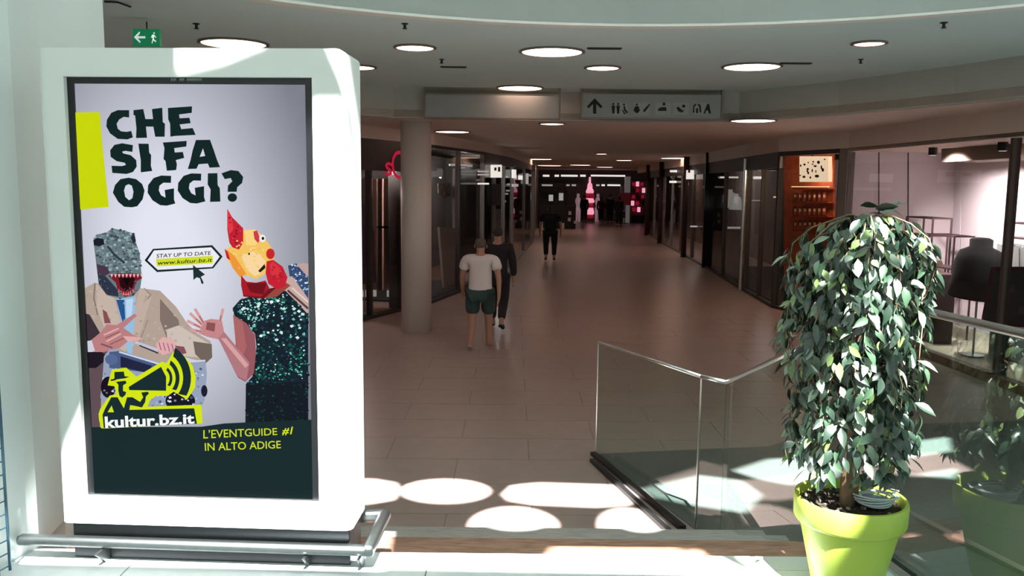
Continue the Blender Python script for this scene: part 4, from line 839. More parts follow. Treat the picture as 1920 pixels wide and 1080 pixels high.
for r_, y in enumerate((378, 404, 430)):
    for c_ in range(7):
        x = 1490 + c_ * 9; q = wp(x, y - 1, rA, do_, 1.5)
        t = thing('package', ['package', 'box', 'jar'][r_] + ' number %d' % c_, 'package', q, 0, 'packages on the orange shop shelves'); t['label'] = '%s package from the left on the %s shelf of the orange shop' % (('first', 'second', 'third', 'fourth', 'fifth', 'sixth', 'seventh')[c_], ('top', 'middle', 'bottom')[r_])
        if pr is None: g = B(); box(g, (0, 0, .09), (.06, .06, .17), None, .006); ob1 = obj('carton', g, mat('carton_red', (110, 40, 34), .6, var=.3, scale=8), t); g = B(); box(g, (0, -.031, .10), (.045, .002, .06)); ob2 = obj('paper_label', g, mat('carton_paper', (206, 170, 130), .6), t); pr = t
        else:
            for ob in (ob1, ob2): c2 = ob.copy(); COL.objects.link(c2); c2.parent = t
lit(P, WARM, rA, do_, 1.2, 1484, 349, 1552, 351, 'shelf_light'); lit(P, ORW, rA, do_, 1.72, 1470, 270, 1562, 600, 'orange_partition')
li = bpy.data.lights.new('orange_fill_lamp', 'POINT'); li.energy = 90; li.color = (1, .66, .42); li.shadow_soft_size = .12
q = (rA + rB) / 2 + no_ * 1.0; lt = thing('shop_fill_lamp', 'warm fill lamp added inside the orange shop', 'lamp', (q.x, q.y, 1.95)); g = B(); lathe(g, [(.02, .25), (.02, .12), (.14, 0)], 20); obj('shade', g, BLACKM, lt); lo = bpy.data.objects.new('orange_fill_lamp', li); COL.objects.link(lo); lo.parent = lt; lo.location = (0, 0, -.1)  # lamp added to brighten the orange interior
# ---- dark glass shop with steel posts
GT, P, dg, ng, LG = shopfront('shop_unit', 'dark glass shop front with brown glow and steel posts on the right', r2, rA, 2, SHOPDK, 1, 2.2, .3, fasm=SHOPDK, back=2.4, backm=mat('dark_brown_back', (96, 60, 46), .7, var=.3, scale=1.2), floorm=BLACKM)
P('steel_post', STEEL, lambda g: tube(g, [r2 - ng * .05 + up * .02, r2 - ng * .05 + up * 2.9], .04, 10))
for x0, y0, x1, y1, m in ((1398, 331, 1426, 334, STRIPD), (1396, 375, 1428, 377, STRIPD), (1437, 312, 1464, 315, STRIPD), (1412, 331, 1426, 336, STRIP), (1450, 368, 1460, 371, WARM)): lit(P, m, r2, dg, .35, x0, y0, x1, y1, 'shelf_light', .03)
HT, P, dh, nh, LH = shopfront('shop_unit', 'dark glass shop front with bright mannequins beside the black pillar', r3, r2, 2, SHOPDK, 1, 2.2, .3, back=2.2, backm=mat('dark_back2', (62, 56, 54), .8), floorm=BLACKM)
for x0, y0, x1, y1, m in ((1350, 331, 1382, 334, STRIP), (1362, 319, 1392, 321, STRIPD), (1364, 425, 1386, 429, STRIPD)): lit(P, m, r3, dh, .3, x0, y0, x1, y1, 'shelf_light', .03)
for i, (cx, cy, w_, h_) in enumerate(((1367, 372, 9, 34), (1379, 378, 8, 30))): garment('mannequin', ['pale bust mannequin behind dark glass, next to the black pillar', 'pale bust mannequin behind dark glass, next to the steel post'][i], cx, cy, w_, h_, r3, dh, .8, mat('mannequin_pale', (230, 230, 226), .6, emit=(220, 220, 215), es=.25), 'mannequin', LOW + .04)  # pale busts carry faint emission imitating display light
P('display_panel', SHOPGY, lambda g: slab(g, [wp(1360, 432, r3, dh, .3), wp(1388, 432, r3, dh, .3), wp(1388, 540, r3, dh, .3), wp(1360, 526, r3, dh, .3)], nh, .05))
g = B(); q0 = on_z(1316, 502, LOW); q1 = on_z(1357, 498, LOW); prism(g, [XY(q0), XY(q1), (q1.x + .05, q1.y + .3), (q0.x + .05, q0.y + .3)], LOW, HB); struct(obj('wall_black_pillar', g, BLACK), 'black square pillar on the right of the corridor')
IT, P, di, ni, LI = shopfront('shop_unit', 'far shop front with lit square sign and slim columns', r4, r3, 4, SHOPGY, 1, 2.2, .3, fasm=SHOPDK, back=2.2)
lit(P, STRIP, r4, di, -.1, 1286, 319, 1299, 336); lit(P, BLACKM, r4, di, -.105, 1290, 318, 1294, 324, 'sign_mark', .004); lit(P, STRIP, r4, di, -.1, 1256, 319, 1267, 323); lit(P, STRIP, r4, di, -.1, 1255, 339, 1266, 343); lit(P, STRIPD, r4, di, -.05, 1294, 423, 1305, 426, 'shelf_light'); lit(P, mat('shelf_grey', (140, 130, 126), .6), r4, di, .5, 1300, 360, 1306, 374, 'display_panel')
shopfront('shop_unit', 'farthest shop front on the right beside the red display', r5, r4, 2, SHOPGY, 1, 2.2, .3, fasm=SHOPDK, back=1.6)
for px, py, w_, lab in ((1281, 482, 10, 'brown'), (1236, 456, 8, 'b'), (1213, 441, 10, 'c')):
    q = on_z(px, py, LOW); r_ = w_ / 2 / FPX * q.y; g = B(); lathe(g, [(r_, LOW), (r_, HB)], 20, (q.x, q.y, 0)); struct(obj('wall_slim_column', g, mat('dark_column', (58, 40, 40), .5), None, True), 'slim dark column on the right of the corridor')
for px, py, w_, lab in ((1393, 297, .30, 'green exit sign above the dark glass shop on the right'), (1312, 312, .30, 'green exit sign above the black pillar'), (1248, 323, .30, 'farthest green exit sign on the right of the corridor'), (966, 308, .30, 'dim green exit sign on the left above the farther shop')):
    o = on_z(px, py, HB - .17); exit_sign(o, w_ * (1.0 if o.y < 30 else 1.5), .15 * (1.0 if o.y < 30 else 1.5), EX, EN, lab, 1)

# ================================================================== END OF THE CORRIDOR
YE = on_z(1120, 421, LOW).y + 3.0
g = B(); a = on_y(1010, 333, YE); b = on_y(1182, 345, YE); box(g, ((a.x + b.x) / 2, YE, (a.z + b.z) / 2), (b.x - a.x, .3, a.z - b.z))
et = thing('shop_unit', 'brightly lit shop front closing the far end of the corridor', 'shop front', (a.x, YE, LOW)); world_parent(obj('lintel', g, mat('end_lintel', (50, 46, 52), .6)), et)
def EP(nm, m, x0, y0, x1, y1, dy=0.0, th=.1):
    p, q = on_y(x0, y0, YE + dy), on_y(x1, y1, YE + dy); g = B(); box(g, ((p.x + q.x) / 2, YE + dy, (p.z + q.z) / 2), (abs(q.x - p.x), th, abs(p.z - q.z))); return world_parent(obj(nm, g, m), et)
EP('back_wall', mat('end_back', (112, 96, 100), .7, var=.3, scale=1.5), 1010, 330, 1215, 424, 3.0)
for x0, x1 in ((1018, 1030), (1040, 1048), (1052, 1083), (1088, 1098), (1108, 1172)): EP('light_strip', STRIP, x0, 327.5, x1, 331.5, -.2)
for x0, x1, m in ((1016, 1036, STRIPD), (1062, 1068, STRIPD), (1072, 1080, STRIPD), (1118, 1124, STRIPD), (1128, 1134, STRIP), (1139, 1163, STRIP)): EP('light_strip', m, x0, 345.5, x1, 349, -.2)
EP('white_column', mat('white_column', (200, 196, 192), .6, emit=(190, 190, 190), es=.12), 1172, 331, 1179, 428, -.3, .4); EP('door_jamb', mat('jamb_grey', (150, 148, 146), .6), 1163, 349, 1167, 380, -.2, .2)  # white column given faint emission, imitating light falling on it
PKG = mat('pink_glow', (255, 190, 210), .5, emit=(255, 170, 196), es=.85); RDG = mat('red_display', (190, 40, 60), .5, var=.4, scale=3, emit=(190, 30, 60), es=.3)
t = thing('display_tower', 'pink lit display tower at the end of the corridor', 'display', on_y(1106, 407, YE - .5)); q = on_y(1106, 407, YE - .5)
for k, (x, y, r_, h_, m) in enumerate(((1106, 338, 2.2, 12, PKG), (1106, 349, 5, 10, PKG), (1106, 358, 7.5, 8, PKG), (1106, 367, 8.5, 9, RDG), (1106, 376, 8.5, 8, PKG), (1106, 385, 7, 9, RDG), (1107, 396, 7, 12, PKG), (1107, 405, 6, 8, RDG))):
    p = on_y(x, y, YE - .5); rr = r_ / FPX * YE; hh = h_ / FPX * YE / 2; g = B(); lathe(g, [(rr * .9, -hh), (rr, -hh * .3), (rr * .75, hh)], 16, p); world_parent(obj('tier', g, m, None, True), t)
t = thing('display_stand', 'red lit display stand right of the white column', 'display', on_y(1195, 402, YE - .3))
for k in range(14):
    x = 1186 + (k % 3) * 9 + random.random() * 3; y = 345 + (k // 3) * 12; p = on_y(x, y, YE - .3); g = B(); box(g, p, (.18, .18, .3 if k % 2 else .22), None, .03); world_parent(obj('tile', g, (RDG, PKG, RDG, mat('dark_red_display', (80, 20, 34), .6))[k % 4]), t)
p, q = on_y(1195, 346, YE - .1), on_y(1195, 404, YE - .1); g = B(); box(g, ((p.x + q.x) / 2, YE - .1, (p.z + q.z) / 2), (.85, .1, p.z - q.z)); world_parent(obj('back_board', g, mat('red_board', (96, 40, 50), .7, var=.3, scale=3)), t)
p, q = on_y(1195, 404, YE - .3), on_y(1195, 418, YE - .3); g = B(); box(g, ((p.x + q.x) / 2, YE - .3, (p.z + LOW) / 2), (.8, .4, p.z - LOW)); world_parent(obj('base', g, BLACKM), t)
q = on_y(1172, 386, YE - 1.2); t = thing('poster_stand', 'dark red poster stand in front of the white column', 'poster stand', (q.x, q.y, LOW)); g = B(); box(g, on_y(1172, 373, YE - 1.2), (.6, .04, .75)); world_parent(obj('poster', g, mat('poster_red', (110, 36, 42), .6, var=.4, scale=4, emit=(110, 30, 40), es=.15)), t); g = B(); tube(g, [(q.x, q.y, LOW), (q.x, q.y, on_y(1172, 384, YE - 1.2).z)], .03, 8); world_parent(obj('pole', g, BLACKM), t); g = B(); lathe(g, [(.25, LOW), (.25, LOW + .02), (.04, LOW + .04)], 16, (q.x, q.y, 0)); world_parent(obj('foot', g, BLACKM), t)
# mannequin figures in the end shop, display light put in as faint emission
for i, (x, lab) in enumerate(((1083, 'white mannequin left of the pink display tower'), (1120, 'white mannequin right of the pink display tower'))):
    p = on_y(x, 420, YE + .8); t = thing('shop_mannequin', lab, 'mannequin', (p.x, p.y, LOW)); g = B(); s_ = 1.0
    for prof, c in (([(.10, .9), (.19, 1.3), (.12, 1.5), (.05, 1.52)], (0, 0)), ([(.06, 1.5), (.10, 1.62), (.07, 1.75)], (0, 0)), ([(.07, 0), (.09, .9)], (-.09, 0)), ([(.07, 0), (.09, .9)], (.09, 0))): lathe(g, prof, 12, (c[0], c[1], 0))
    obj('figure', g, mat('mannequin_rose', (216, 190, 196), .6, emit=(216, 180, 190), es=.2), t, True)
# black kiosk
YK = on_z(1040, 428, LOW).y; ka, kb = on_y(1003, 428, YK), on_y(1078, 428, YK); kt = thing('kiosk', 'black sales kiosk behind the woman in black on the left', 'kiosk', (ka.x, YK, LOW))
def KP(nm, m, x0, y0, x1, y1, dy=0.0, th=.1):
    p, q = on_y(x0, y0, YK + dy), on_y(x1, y1, YK + dy); zb = LOW if y1 > 420 else q.z; g = B(); box(g, ((p.x + q.x) / 2, YK + dy, (p.z + zb) / 2), (abs(q.x - p.x), th, p.z - zb), None, .005); return world_parent(obj(nm, g, m), kt)
KP('header', BLACKM, 1010, 351, 1063, 358, .3, .5); KP('counter', BLACKM, 1010, 385, 1078, 428, 0, .8); KP('back_panel', mat('kiosk_back', (40, 40, 42), .6), 1011, 358, 1062, 386, 1.2, .06); KP('post', BLACKM, 1010, 356, 1014, 428, .3, .1); KP('post', BLACKM, 1059, 356, 1063, 428, .3, .1)
KP('screen', mat('kiosk_screen', (200, 205, 205), .5, emit=(196, 200, 200), es=.5), 1029, 365, 1037, 377, .5, .04); KP('light_panel', STRIPD, 1048, 362, 1056, 376, 1.1, .04)
for x, y in ((1013, 420), (1053, 422), (1066, 400), (1065, 412), (1076, 418)): KP('notice', mat('notice_white', (190, 192, 192), .6), x, y - 4, x + 5, y + (1.5 if y > 415 else 3), -.43, .02)

# ================================================================== PEOPLE
def skin_mesh(name, verts, edges, radii, m, parent, root=0, sub=2):
    me = bpy.data.meshes.new(name); me.from_pydata([tuple(v) for v in verts], edges, []); me.update()
    o = bpy.data.objects.new(name, me); COL.objects.link(o)
    o.modifiers.new('skin', 'SKIN'); 
    sv = me.skin_vertices[0].data if me.skin_vertices else None
    if sv is None:
        bm_ = bmesh.new(); bm_.from_mesh(me); bm_.verts.layers.skin.verify(); bm_.to_mesh(me); bm_.free(); sv = me.skin_vertices[0].data
    for i, r in enumerate(radii): sv[i].radius = (r, r) if not isinstance(r, tuple) else r
    roots = root if isinstance(root, (list, tuple)) else [root]
    for i in roots: sv[i].use_root = True
    sb = o.modifiers.new('sub', 'SUBSURF'); sb.levels = sub; sb.render_levels = sub
    dg = bpy.context.evaluated_depsgraph_get(); nm = bpy.data.meshes.new_from_object(o.evaluated_get(dg)); nm.name = name
    bpy.data.objects.remove(o); nm.materials.clear(); nm.materials.append(m)
    for p in nm.polygons: p.use_smooth = True
    q = bpy.data.objects.new(name, nm); COL.objects.link(q); q.parent = parent; return q
def person(label, loc, H, rz, skin, top, bottom, shoe, hair, stride=.0, sleeves=1.0, shorts=False, arm=(.0, .0), longhair=False, fingers=True, detail=2, wide=1.0, bag=None):
    t = thing('person', label, 'person', loc, rz); S = H
    V, E, Rd = [], [], []
    def add(p, r, par=None):
        V.append(Vector(p) * S); Rd.append(r * S if not isinstance(r, tuple) else (r[0] * S, r[1] * S)); i = len(V) - 1
        if par is not None: E.append((par, i))
        return i
    pel = add((0, 0, .52), (.072 * wide, .050)); wa = add((0, 0, .60), (.060 * wide, .042), pel); ch = add((0, .005, .71), (.074 * wide, .048), wa); nb = add((0, -.002, .79), (.050 * wide, .038), ch)
    nk = add((0, .004, .845), .030, nb); hd = add((0, .012, .885), (.042, .052), nk); ht = add((0, .008, .935), (.050, .058), hd); hp = add((0, .002, .972), (.032, .036), ht)
    add((0, .078, .905), .007, ht) if fingers else None
    J_ = {}
    for s, sg_ in (('l', -1), ('r', 1)):
        sw = stride * sg_; aw = -sw * .8 + (arm[0] if s == 'l' else arm[1])
        sh = add((sg_ * .098 * wide, 0, .795), .036, nb); el = add((sg_ * .128 * wide, -.01 + aw * .10, .635), .025, sh); wr_ = add((sg_ * .132 * wide, .02 + aw * .24, .50), .017, el); hn = add((sg_ * .130 * wide, .028 + aw * .28, .468), (.014, .021), wr_)
        J_[s] = [sh, el, wr_, hn]
        if fingers:
            for k, (dy, ln) in enumerate(((-.016, .034), (-.005, .042), (.006, .040), (.016, .030))):
                f1 = add((sg_ * .130 * wide, .028 + aw * .28 + dy, .445), .0055, hn); add((sg_ * .122 * wide, .030 + aw * .29 + dy, .445 - ln), .0048, f1)
            th = add((sg_ * .124 * wide, .050 + aw * .28, .462), .006, hn); add((sg_ * .120 * wide, .058 + aw * .28, .44), .005, th)
        hpv = add((sg_ * .052 * wide, 0, .49), .062, pel); lift = max(0, -sw)
        kn = add((sg_ * .052 * wide, .02 + sw * .10 + lift * .06, .285), .039, hpv); an = add((sg_ * .050 * wide, -.012 + sw * .24 - lift * .10, .055 + lift * .07), .023, kn)
        he = add((sg_ * .050 * wide, -.025 + sw * .24 - lift * .12, .024 + lift * .07), .020, an); to = add((sg_ * .058 * wide, .075 + sw * .24 - lift * .06, .018 + lift * .02), .017, an)
        J_[s] += [hpv, kn, an, he, to]
    skin_mesh('body', V, E, Rd, skin, t, pel, detail)
    def sub(name, ids, edges, grow, m, extra=()):
        vs = [V[i].copy() for i in ids]; rr = []
        for i in ids:
            r = Rd[i]; g_ = grow.get(i, .014) * S; rr.append((r[0] + g_, r[1] + g_) if isinstance(r, tuple) else r + g_)
        mp = {i: k for k, i in enumerate(ids)}; skin_mesh(name, vs, [(mp[a], mp[b]) for a, b in edges], rr, m, t, 0, detail)
    # shirt
    ids = [wa, pel, ch, nb]; ed_ = [(wa, pel), (wa, ch), (ch, nb)]
    for s in 'lr':
        sh, el, wr_, hn = J_[s][:4]; V.append(V[sh].lerp(V[el], min(1, sleeves))); Rd.append(.026 * S if sleeves >= 1 else .036 * S); k = len(V) - 1
        ids += [sh, k]; ed_ += [(nb, sh), (sh, k)]
        if sleeves > 1: V.append(V[el].lerp(V[wr_], .9)); Rd.append(.018 * S); ids.append(len(V) - 1); ed_.append((k, len(V) - 1))
    sub('shirt', ids, ed_, {pel: .026, wa: .030, ch: .024, nb: .016}, top)
    ids = [pel]; ed_ = []
    for s in 'lr':
        hpv, kn, an = J_[s][4:7]; ids.append(hpv); ed_.append((pel, hpv))
        if shorts: V.append(V[hpv].lerp(V[kn], .88)); Rd.append(.052 * S); ids.append(len(V) - 1); ed_.append((hpv, len(V) - 1))
        else: V.append(V[kn].lerp(V[an], .85)); Rd.append(.026 * S); ids += [kn, len(V) - 1]; ed_ += [(hpv, kn), (kn, len(V) - 1)]
    sub('shorts' if shorts else 'trousers', ids, ed_, {pel: .020}, bottom)
    for s in 'lr':
        an, he, to = J_[s][6:9]; skin_mesh('shoe', [V[an] * 1, V[he], V[to]], [(0, 1), (0, 2)], [.024 * S, .025 * S, .022 * S], shoe, t, 0, detail)
    ids = [(0, -.022, .885), (0, -.012, .94), (0, -.002, .975)]; rr = [(.046 * S, .038 * S), (.055 * S, .058 * S), (.042 * S, .045 * S)]; ee = [(0, 1), (1, 2)]
    if longhair: ids.append((0, -.03, .82)); rr.append((.045 * S, .025 * S)); ee.append((0, 3))
    skin_mesh('hair', [Vector(p) * S for p in ids], ee, rr, hair, t, 0, detail)
    for sg_ in (-1, 1): g = B(); bmesh.ops.create_uvsphere(g, u_segments=8, v_segments=6, radius=.014 * S, matrix=Matrix.Translation((sg_ * .052 * S, .008 * S, .905 * S)) @ Matrix.Diagonal((.4, .7, 1.2, 1))); obj('ear', g, skin, t, True)
    if bag: g = B(); box(g, (bag * .16 * S, 0, .40 * S), (.08 * S, .2 * S, .2 * S), None, .03); obj('bag', g, BLACKM, t)
    return t
SKIN = mat('skin', (176, 128, 108), .6); SKIN2 = mat('skin_pale', (190, 146, 128), .6); HAIR = mat('dark_hair', (50, 42, 40), .8, var=.3, scale=60); HAIRG = mat('greyish_hair', (92, 80, 74), .85, var=.3, scale=60)
TEE = mat('white_cotton', (226, 210, 208), .85); SHORTS = mat('dark_green_shorts', (54, 70, 66), .85); DARK = mat('dark_cloth', (36, 30, 32), .9); NAVY = mat('near_black_cloth', (22, 22, 24), .9); GREYB = mat('grey_belt_cloth', (70, 66, 66), .9); SHOE = mat('pale_shoe', (170, 150, 140), .7); SHOED = mat('dark_shoe', (30, 26, 26), .7)
p = on_z(900, 657, LOW); person('boy in white t-shirt and dark shorts walking away past the round pillar', (p.x, p.y, LOW), 1.60, math.radians(-4), SKIN, TEE, SHORTS, SHOE, HAIRG, .55, .62, True, fingers=True, wide=1.28)
p = on_z(932, 618, LOW); person('person in dark clothes walking just beyond the boy in white', (p.x, p.y, LOW), 1.66, math.radians(-6), SKIN, DARK, DARK, SHOED, HAIR, -.5, 1.2, False, arm=(0, -.3), fingers=True, wide=1.15)
p = on_z(1031, 489, LOW); person('person in black with bare forearms walking away alone down the corridor', (p.x, p.y, LOW), 1.72, math.radians(-3), SKIN, NAVY, MATS['near_black_cloth'], SHOED, HAIR, .12, .7, False, longhair=True, fingers=True, wide=1.4)
for px, py, h_, lab, m1, m2, sd, lh, bg in ((1095, 418, 1.72, 'distant person in black left of the pink display tower', NAVY, DARK, .25, False, None), (1126, 418, 1.62, 'distant person in dark red, just right of the pink tower', mat('dark_red_cloth', (84, 26, 34), .9), DARK, -.2, True, None),
        (1143, 420, 1.78, 'tall distant person in dark clothes, second from the white column', DARK, NAVY, .2, False, None), (1160, 426, 1.74, 'distant person in black with a shoulder bag nearest the white column', NAVY, NAVY, .15, True, 1)):
    p = on_z(px, py, LOW); person(lab, (p.x, p.y, LOW), h_, math.radians(-8), SKIN2, m1, m2, SHOED, HAIR, sd, 1.2, False, longhair=lh, fingers=False, detail=1, bag=bg)

# ================================================================== POTTED TREE
PC = on_y(1595, 930, PY); px_, py_ = PC.x, PC.y; RIM_Z = PC.z; RR = .205
tree = thing('potted_tree', 'weeping fig tree in a lime green plastic pot beside the glass', 'plant', (px_, py_, 0))
LIMEP = mat('lime_plastic', (180, 198, 80), .4, var=.02, scale=4); SOIL = mat('potting_soil', (62, 48, 40), .95, var=.6, scale=90, bump=1.0); BARK = mat('bark', (128, 102, 80), .9, var=.4, scale=30, bump=.6, stretch=(1, 1, .3))
g = B(); lathe(g, [(RR * .56, 0), (RR * .60, .01), (RR * .885, RIM_Z - .105), (RR * .885, RIM_Z - .10), (RR * .97, RIM_Z - .095), (RR, RIM_Z - .085), (RR * 1.01, RIM_Z - .01), (RR * .995, RIM_Z), (RR * .94, RIM_Z), (RR * .93, RIM_Z - .01), (RR * .88, RIM_Z - .08)], 56)
o = obj('pot', g, LIMEP, tree, True)
md = o.modifiers.new('edges', 'EDGE_SPLIT'); md.split_angle = math.radians(50)
g = B(); n = 28
for r_ in range(9):
    for k in range(n): g.verts.new((RR * .9 * r_ / 8 * math.cos(2 * math.pi * k / n), RR * .9 * r_ / 8 * math.sin(2 * math.pi * k / n), RIM_Z - .035 + random.uniform(-.006, .006)))
g.verts.ensure_lookup_table()
for r_ in range(8):
    for k in range(n): g.faces.new((g.verts[r_ * n + k], g.verts[r_ * n + (k + 1) % n], g.verts[(r_ + 1) * n + (k + 1) % n], g.verts[(r_ + 1) * n + k]))
bmesh.ops.remove_doubles(g, verts=g.verts[:], dist=.0008); obj('soil', g, SOIL, tree, False)
for k in range(46):
    a = random.uniform(0, 6.28); r_ = random.uniform(.2, .85) * RR; g = B(); bmesh.ops.create_icosphere(g, subdivisions=1, radius=random.uniform(.005, .011), matrix=Matrix.Translation((r_ * math.cos(a), r_ * math.sin(a), RIM_Z - .03)) @ Matrix.Diagonal((1, 1.2, .7, 1)))
    obj('bark_chip', g, mat('bark_chip_%d' % (k % 2), ((92, 74, 62), (150, 138, 128))[k % 2], .9), tree)
trunk = [(-.012, 0, RIM_Z - .06), (-.014, .004, RIM_Z + .06), (-.004, 0, RIM_Z + .2), (.01, .01, .9), (0, .02, 1.15), (-.01, .02, 1.32)]
g = B(); tube(g, trunk, [.030, .026, .024, .02, .016, .01], 12); obj('trunk', g, BARK, tree, True)
g = B(); tube(g, [(.02, .012, RIM_Z - .05), (.012, -.012, RIM_Z + .08), (.016, .014, RIM_Z + .25), (0, -.01, .95)], [.014, .013, .011, .008], 8); obj('trunk_strand', g, BARK, tree, True)
# branches that arch out and hang
def yz(py): return on_y(1595, py, PY).z
TOPZ, BOTZ = yz(398), yz(878)
WID = [(yz(y), l, r) for y, l, r in ((395, -.03, .10), (418, -.20, .18), (445, -.28, .23), (490, -.295, .265), (560, -.29, .225), (650, -.305, .215), (700, -.25, .22), (760, -.245, .225), (800, -.25, .23), (850, -.25, .225), (885, -.20, .18))]
def width(z):
    for (z0_, l0_, r0_), (z1_, l1_, r1_) in zip(WID, WID[1:]):
        if z1_ <= z <= z0_:
            f = (z0_ - z) / (z0_ - z1_ + 1e-9); return l0_ + (l1_ - l0_) * f, r0_ + (r1_ - r0_) * f
    return (-.05, .05)
twigs = []
rnd = random.Random(5)
for k in range(64):
    a = 2 * math.pi * k / 64 * 5.0 + rnd.uniform(-.2, .2); zs = rnd.uniform(.75, 1.36) if k % 3 else rnd.uniform(1.2, 1.42); ln = rnd.uniform(.25, .62); zs0 = min(zs, 1.30); rr_ = .96 - rnd.random() ** 2 * .45; c_, s_ = math.cos(a), math.sin(a)
    pts = [Vector((0, .015, zs0 - .02))]
    for j in range(1, 9):
        f = j / 8; z = zs + .07 * math.sin(min(1, f * 2.2) * math.pi / 2) - ln * max(0, f - .3) ** 1.2 * 1.45; z = min(max(z, BOTZ + .01), TOPZ - .01); l_, r_ = width(z); w_ = (r_ if c_ > 0 else -l_); q = min(1, f * 1.7) ** .8 * rr_
        pts.append(Vector((c_ * w_ * q, .015 + s_ * .25 * q * min(1, w_ / .2), z)))
    twigs.append(pts); g = B(); tube(g, pts, [.0042 * (1 - .7 * j / 8) for j in range(9)], 5); obj('branch', g, BARK, tree, True)
def leaf_mesh(name, L_, W_, fold, curl, m):
    g = B(); prof = [(0, 0.0), (.12, .35), (.32, .92), (.52, 1.0), (.75, .66), (.9, .25), (1, 0.0)]; mid = []; lf = []; rt = []
    for f, w in prof:
        z = -curl * f * f * L_; mid.append(g.verts.new((0, f * L_, z)))
        if w > 0: lf.append(g.verts.new((-w * W_ / 2, f * L_, z + fold * w * W_ / 2))); rt.append(g.verts.new((w * W_ / 2, f * L_, z + fold * w * W_ / 2)))
        else: lf.append(None); rt.append(None)
    for i in range(len(prof) - 1):
        for sd in (lf, rt):
            vs = [mid[i], mid[i + 1], sd[i + 1], sd[i]]; vs = [x for x in vs if x is not None]
            if len(vs) >= 3: g.faces.new(vs if sd is rt else vs[::-1])
    me = bpy.data.meshes.new(name); g.to_mesh(me); g.free(); me.materials.append(m)
    for p in me.polygons: p.use_smooth = True
    return me
def leaf_mat(name, c):
    m = mat(name, c, .30, var=.12, scale=25, spec=.9); return m
LM = [leaf_mat('leaf_dark', (34, 52, 40)), leaf_mat('leaf_mid', (54, 78, 56)), leaf_mat('leaf_young', (112, 136, 80)), leaf_mat('leaf_pale', (128, 146, 124))]
leafs = [leaf_mesh('leaf', .070, .029, .35, .25, LM[0]), leaf_mesh('leaf', .064, .028, .5, .4, LM[1]), leaf_mesh('leaf', .056, .024, .25, .15, LM[2]), leaf_mesh('leaf', .068, .030, .4, .1, LM[3]), leaf_mesh('leaf', .06, .028, .2, .45, LM[0])]
def leaf_at(p, out, droop):
    d_ = (out * (1 - droop) + Vector((0, 0, -1)) * droop + Vector((rnd.uniform(-.5, .5), rnd.uniform(-.5, .5), rnd.uniform(-.3, .4)))).normalized()
    nn_ = (out + Vector((0, 0, .5)) + Vector((rnd.uniform(-.6, .6), rnd.uniform(-.6, .6), rnd.uniform(-.3, .3)))); x_ = d_.cross(nn_).normalized(); z_ = x_.cross(d_)
    return Matrix.Translation(p) @ Matrix((x_, d_, z_)).transposed().to_4x4() @ Matrix.Diagonal((*([rnd.uniform(.75, 1.2)] * 3), 1))
spots = []
for pts in twigs:
    for j in range(1, 9):
        for rep in range(3):
            f = rnd.random(); p = pts[j - 1].lerp(pts[j], f); o_ = Vector((p.x, p.y * 1.0, 0)); o_ = o_.normalized() if o_.length > .01 else Vector((0, -1, 0))
            ang = rnd.uniform(-1.0, 1.0); o_ = Matrix.Rotation(ang, 3, 'Z') @ o_; spots.append((p, o_, rnd.uniform(.45, .85)))
while len(spots) < 2700:
    z = rnd.uniform(BOTZ + .02, TOPZ - .02); l_, r_ = width(z); a = rnd.uniform(0, 2 * math.pi); q = rnd.uniform(.55 if z < TOPZ - .14 else .05, 1.0); c_, s_ = math.cos(a), math.sin(a); w_ = r_ if c_ > 0 else -l_
    p = Vector((c_ * w_ * q, .015 + s_ * .25 * q * min(1, w_ / .2), z)); 
    if z < yz(820) and rnd.random() < .3: continue
    spots.append((p, Vector((c_, s_, 0)), rnd.uniform(.45, .9)))
# a few upright sprigs on top
for x_, zt in ((1612, 378), (1640, 384), (1660, 386), (1650, 392), (1625, 392), (1668, 380)):
    p = on_y(x_, zt + 8, PY) - Vector((px_, py_, 0)); spots.append((Vector((p.x, .0, p.z)), Vector((.9, -.1, .35)).normalized(), .05))
spots.sort(key=lambda s: s[0].y + rnd.uniform(0, .06))          # nearest to the viewer first
kinds = [rnd.choices(range(5), (30, 22, 13, 19, 16))[0] for _ in spots]  # pale share kept high so more leaves read as sunlit
for (p, o_, dr), kd in list(zip(spots, kinds))[:300]:
    lo = bpy.data.objects.new('leaf', leafs[kd]); COL.objects.link(lo); lo.parent = tree; lo.matrix_basis = leaf_at(p, o_, dr)
vs, fs, mi = [], [], []
for (p, o_, dr), kd in list(zip(spots, kinds))[300:]:
    M = leaf_at(p, o_, dr); b0 = len(vs); me = leafs[kd]; vs += [tuple(M @ v.co) for v in me.vertices]
    for f in me.polygons: fs.append([b0 + i for i in f.vertices]); mi.append((0, 1, 2, 3, 0)[kd])
me = bpy.data.meshes.new('foliage'); me.from_pydata(vs, [], fs)
for m in LM: me.materials.append(m)
me.polygons.foreach_set('material_index', mi); me.polygons.foreach_set('use_smooth', [True] * len(fs)); me.update()
fo_ = bpy.data.objects.new('foliage', me); COL.objects.link(fo_); fo_.parent = tree; fo_['kind'] = 'stuff'
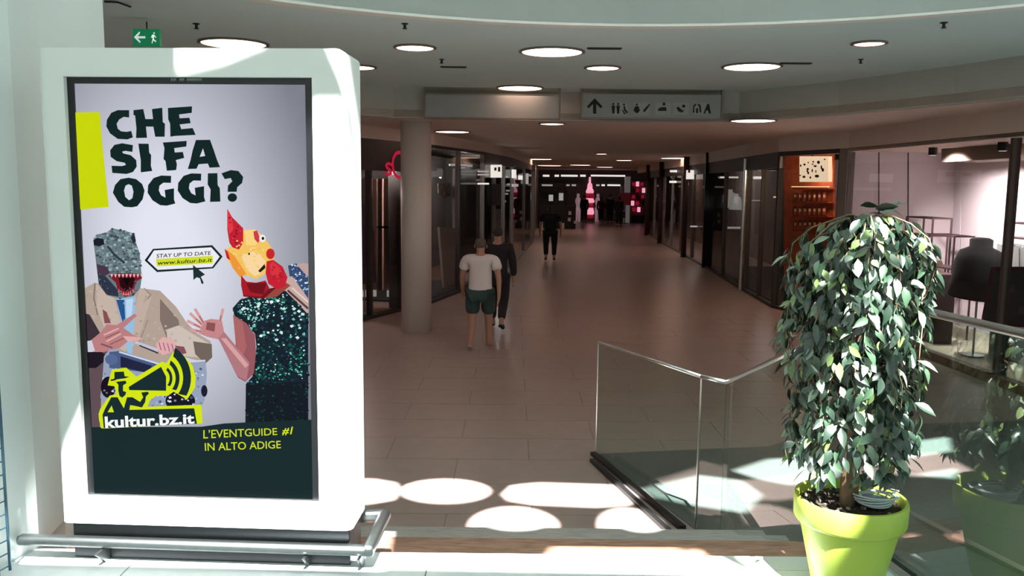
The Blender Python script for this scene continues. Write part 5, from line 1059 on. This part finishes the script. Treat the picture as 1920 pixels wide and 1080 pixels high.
# coil of cable lying in the pot
ct = thing('cable_coil', 'coil of pale cable with a round grey disc lying in the green pot', 'cable', (px_ + .085, py_ - .015, RIM_Z - .025))
CBL = mat('pale_cable', (206, 216, 216), .5)
g = B(); lathe(g, [(.055, .0), (.06, .012), (.05, .02), (.03, .022)], 28); obj('disc', g, mat('grey_disc', (150, 158, 172), .4, var=.25, scale=30), ct, True)
for k in range(5):
    a0 = k * .9; g = B(); pts = [Vector(((.062 + .006 * k) * math.cos(a), (.058 + .004 * k) * math.sin(a), .014 + .006 * k + .008 * math.sin(a + a0))) for a in [2 * math.pi * j / 28 for j in range(29)]]; tube(g, pts, .0032, 6, False); obj('loop', g, CBL, ct, True)
g = B(); tube(g, [(.06, .0, .03), (.09, .02, .045), (.105, .03, .04), (.07, .08, .035)], .0035, 6); obj('loose_end', g, CBL, ct, True)

# ================================================================== WIRE RACK AT THE LEFT EDGE
BW = mat('blue_wire', (70, 104, 124), .4, .6)
q0 = on_z(-90, 1128, 0); q1 = on_z(19, 1069, 0)
wt = thing('wire_rack', 'bluish wire mesh rack cut off by the left edge', 'rack', (q1.x, q1.y, 0))
hw = .88
for i in range(6): f = i / 5; b = q1.lerp(q0, f); part('upright_wire', BW, wt, lambda g: tube(g, [b, b + up * hw], .004 if i else .006, 5))
for j in range(17): z = .02 + j * (hw - .02) / 16; part('cross_wire', BW, wt, lambda g: tube(g, [q1 + up * z, q0 + up * z], .003, 5))

# ---- fill lamps added to brighten the other shop interiors
for q, e, c, lab in (((l1 + l2) / 2 + nn * .9, 110, (1, .80, .74), 'added fill lamp inside the clothes shop with pink lettering'), ((l3 + l4) / 2 + n2 * 1.0, 34, (1, .9, .85), 'added fill lamp inside the dark brown shop'),
        ((l4 + l5) / 2 + n3 * 1.0, 34, (.95, 1, .98), 'added fill lamp inside the grey shop with lit signs'), ((l5 + l6) / 2 + n4 * 1.0, 40, (.95, 1, .98), 'added fill lamp inside the farther left shop'),
        ((r2 + rA) / 2 + ng * 1.0, 16, (1, .7, .5), 'added fill lamp inside the dark glass shop with brown glow'), ((r3 + r2) / 2 + nh * 1.2, 14, (1, .95, .9), 'added fill lamp behind the bright mannequins'), ((r4 + r3) / 2 + ni * 1.0, 50, (1, .92, .9), 'added fill lamp inside the far right shop')):
    t = dup(lt, (q.x, q.y, 1.95), lab, 'fill lamps added inside shops')
    for ch in t.children:
        if ch.type == 'LIGHT': ch.data = ch.data.copy(); ch.data.energy = e; ch.data.color = c

for x in (1648, 1703):
    g = B(); slab(g, [on_plane(a, b, WA + dw * .004, dw) for a, b in ((x - 1.2, 268), (x + 1.2, 268), (x + .6, 600), (x - 1.8, 600))], -dw, .006); world_parent(obj('panel_joint', g, DKM), WT)
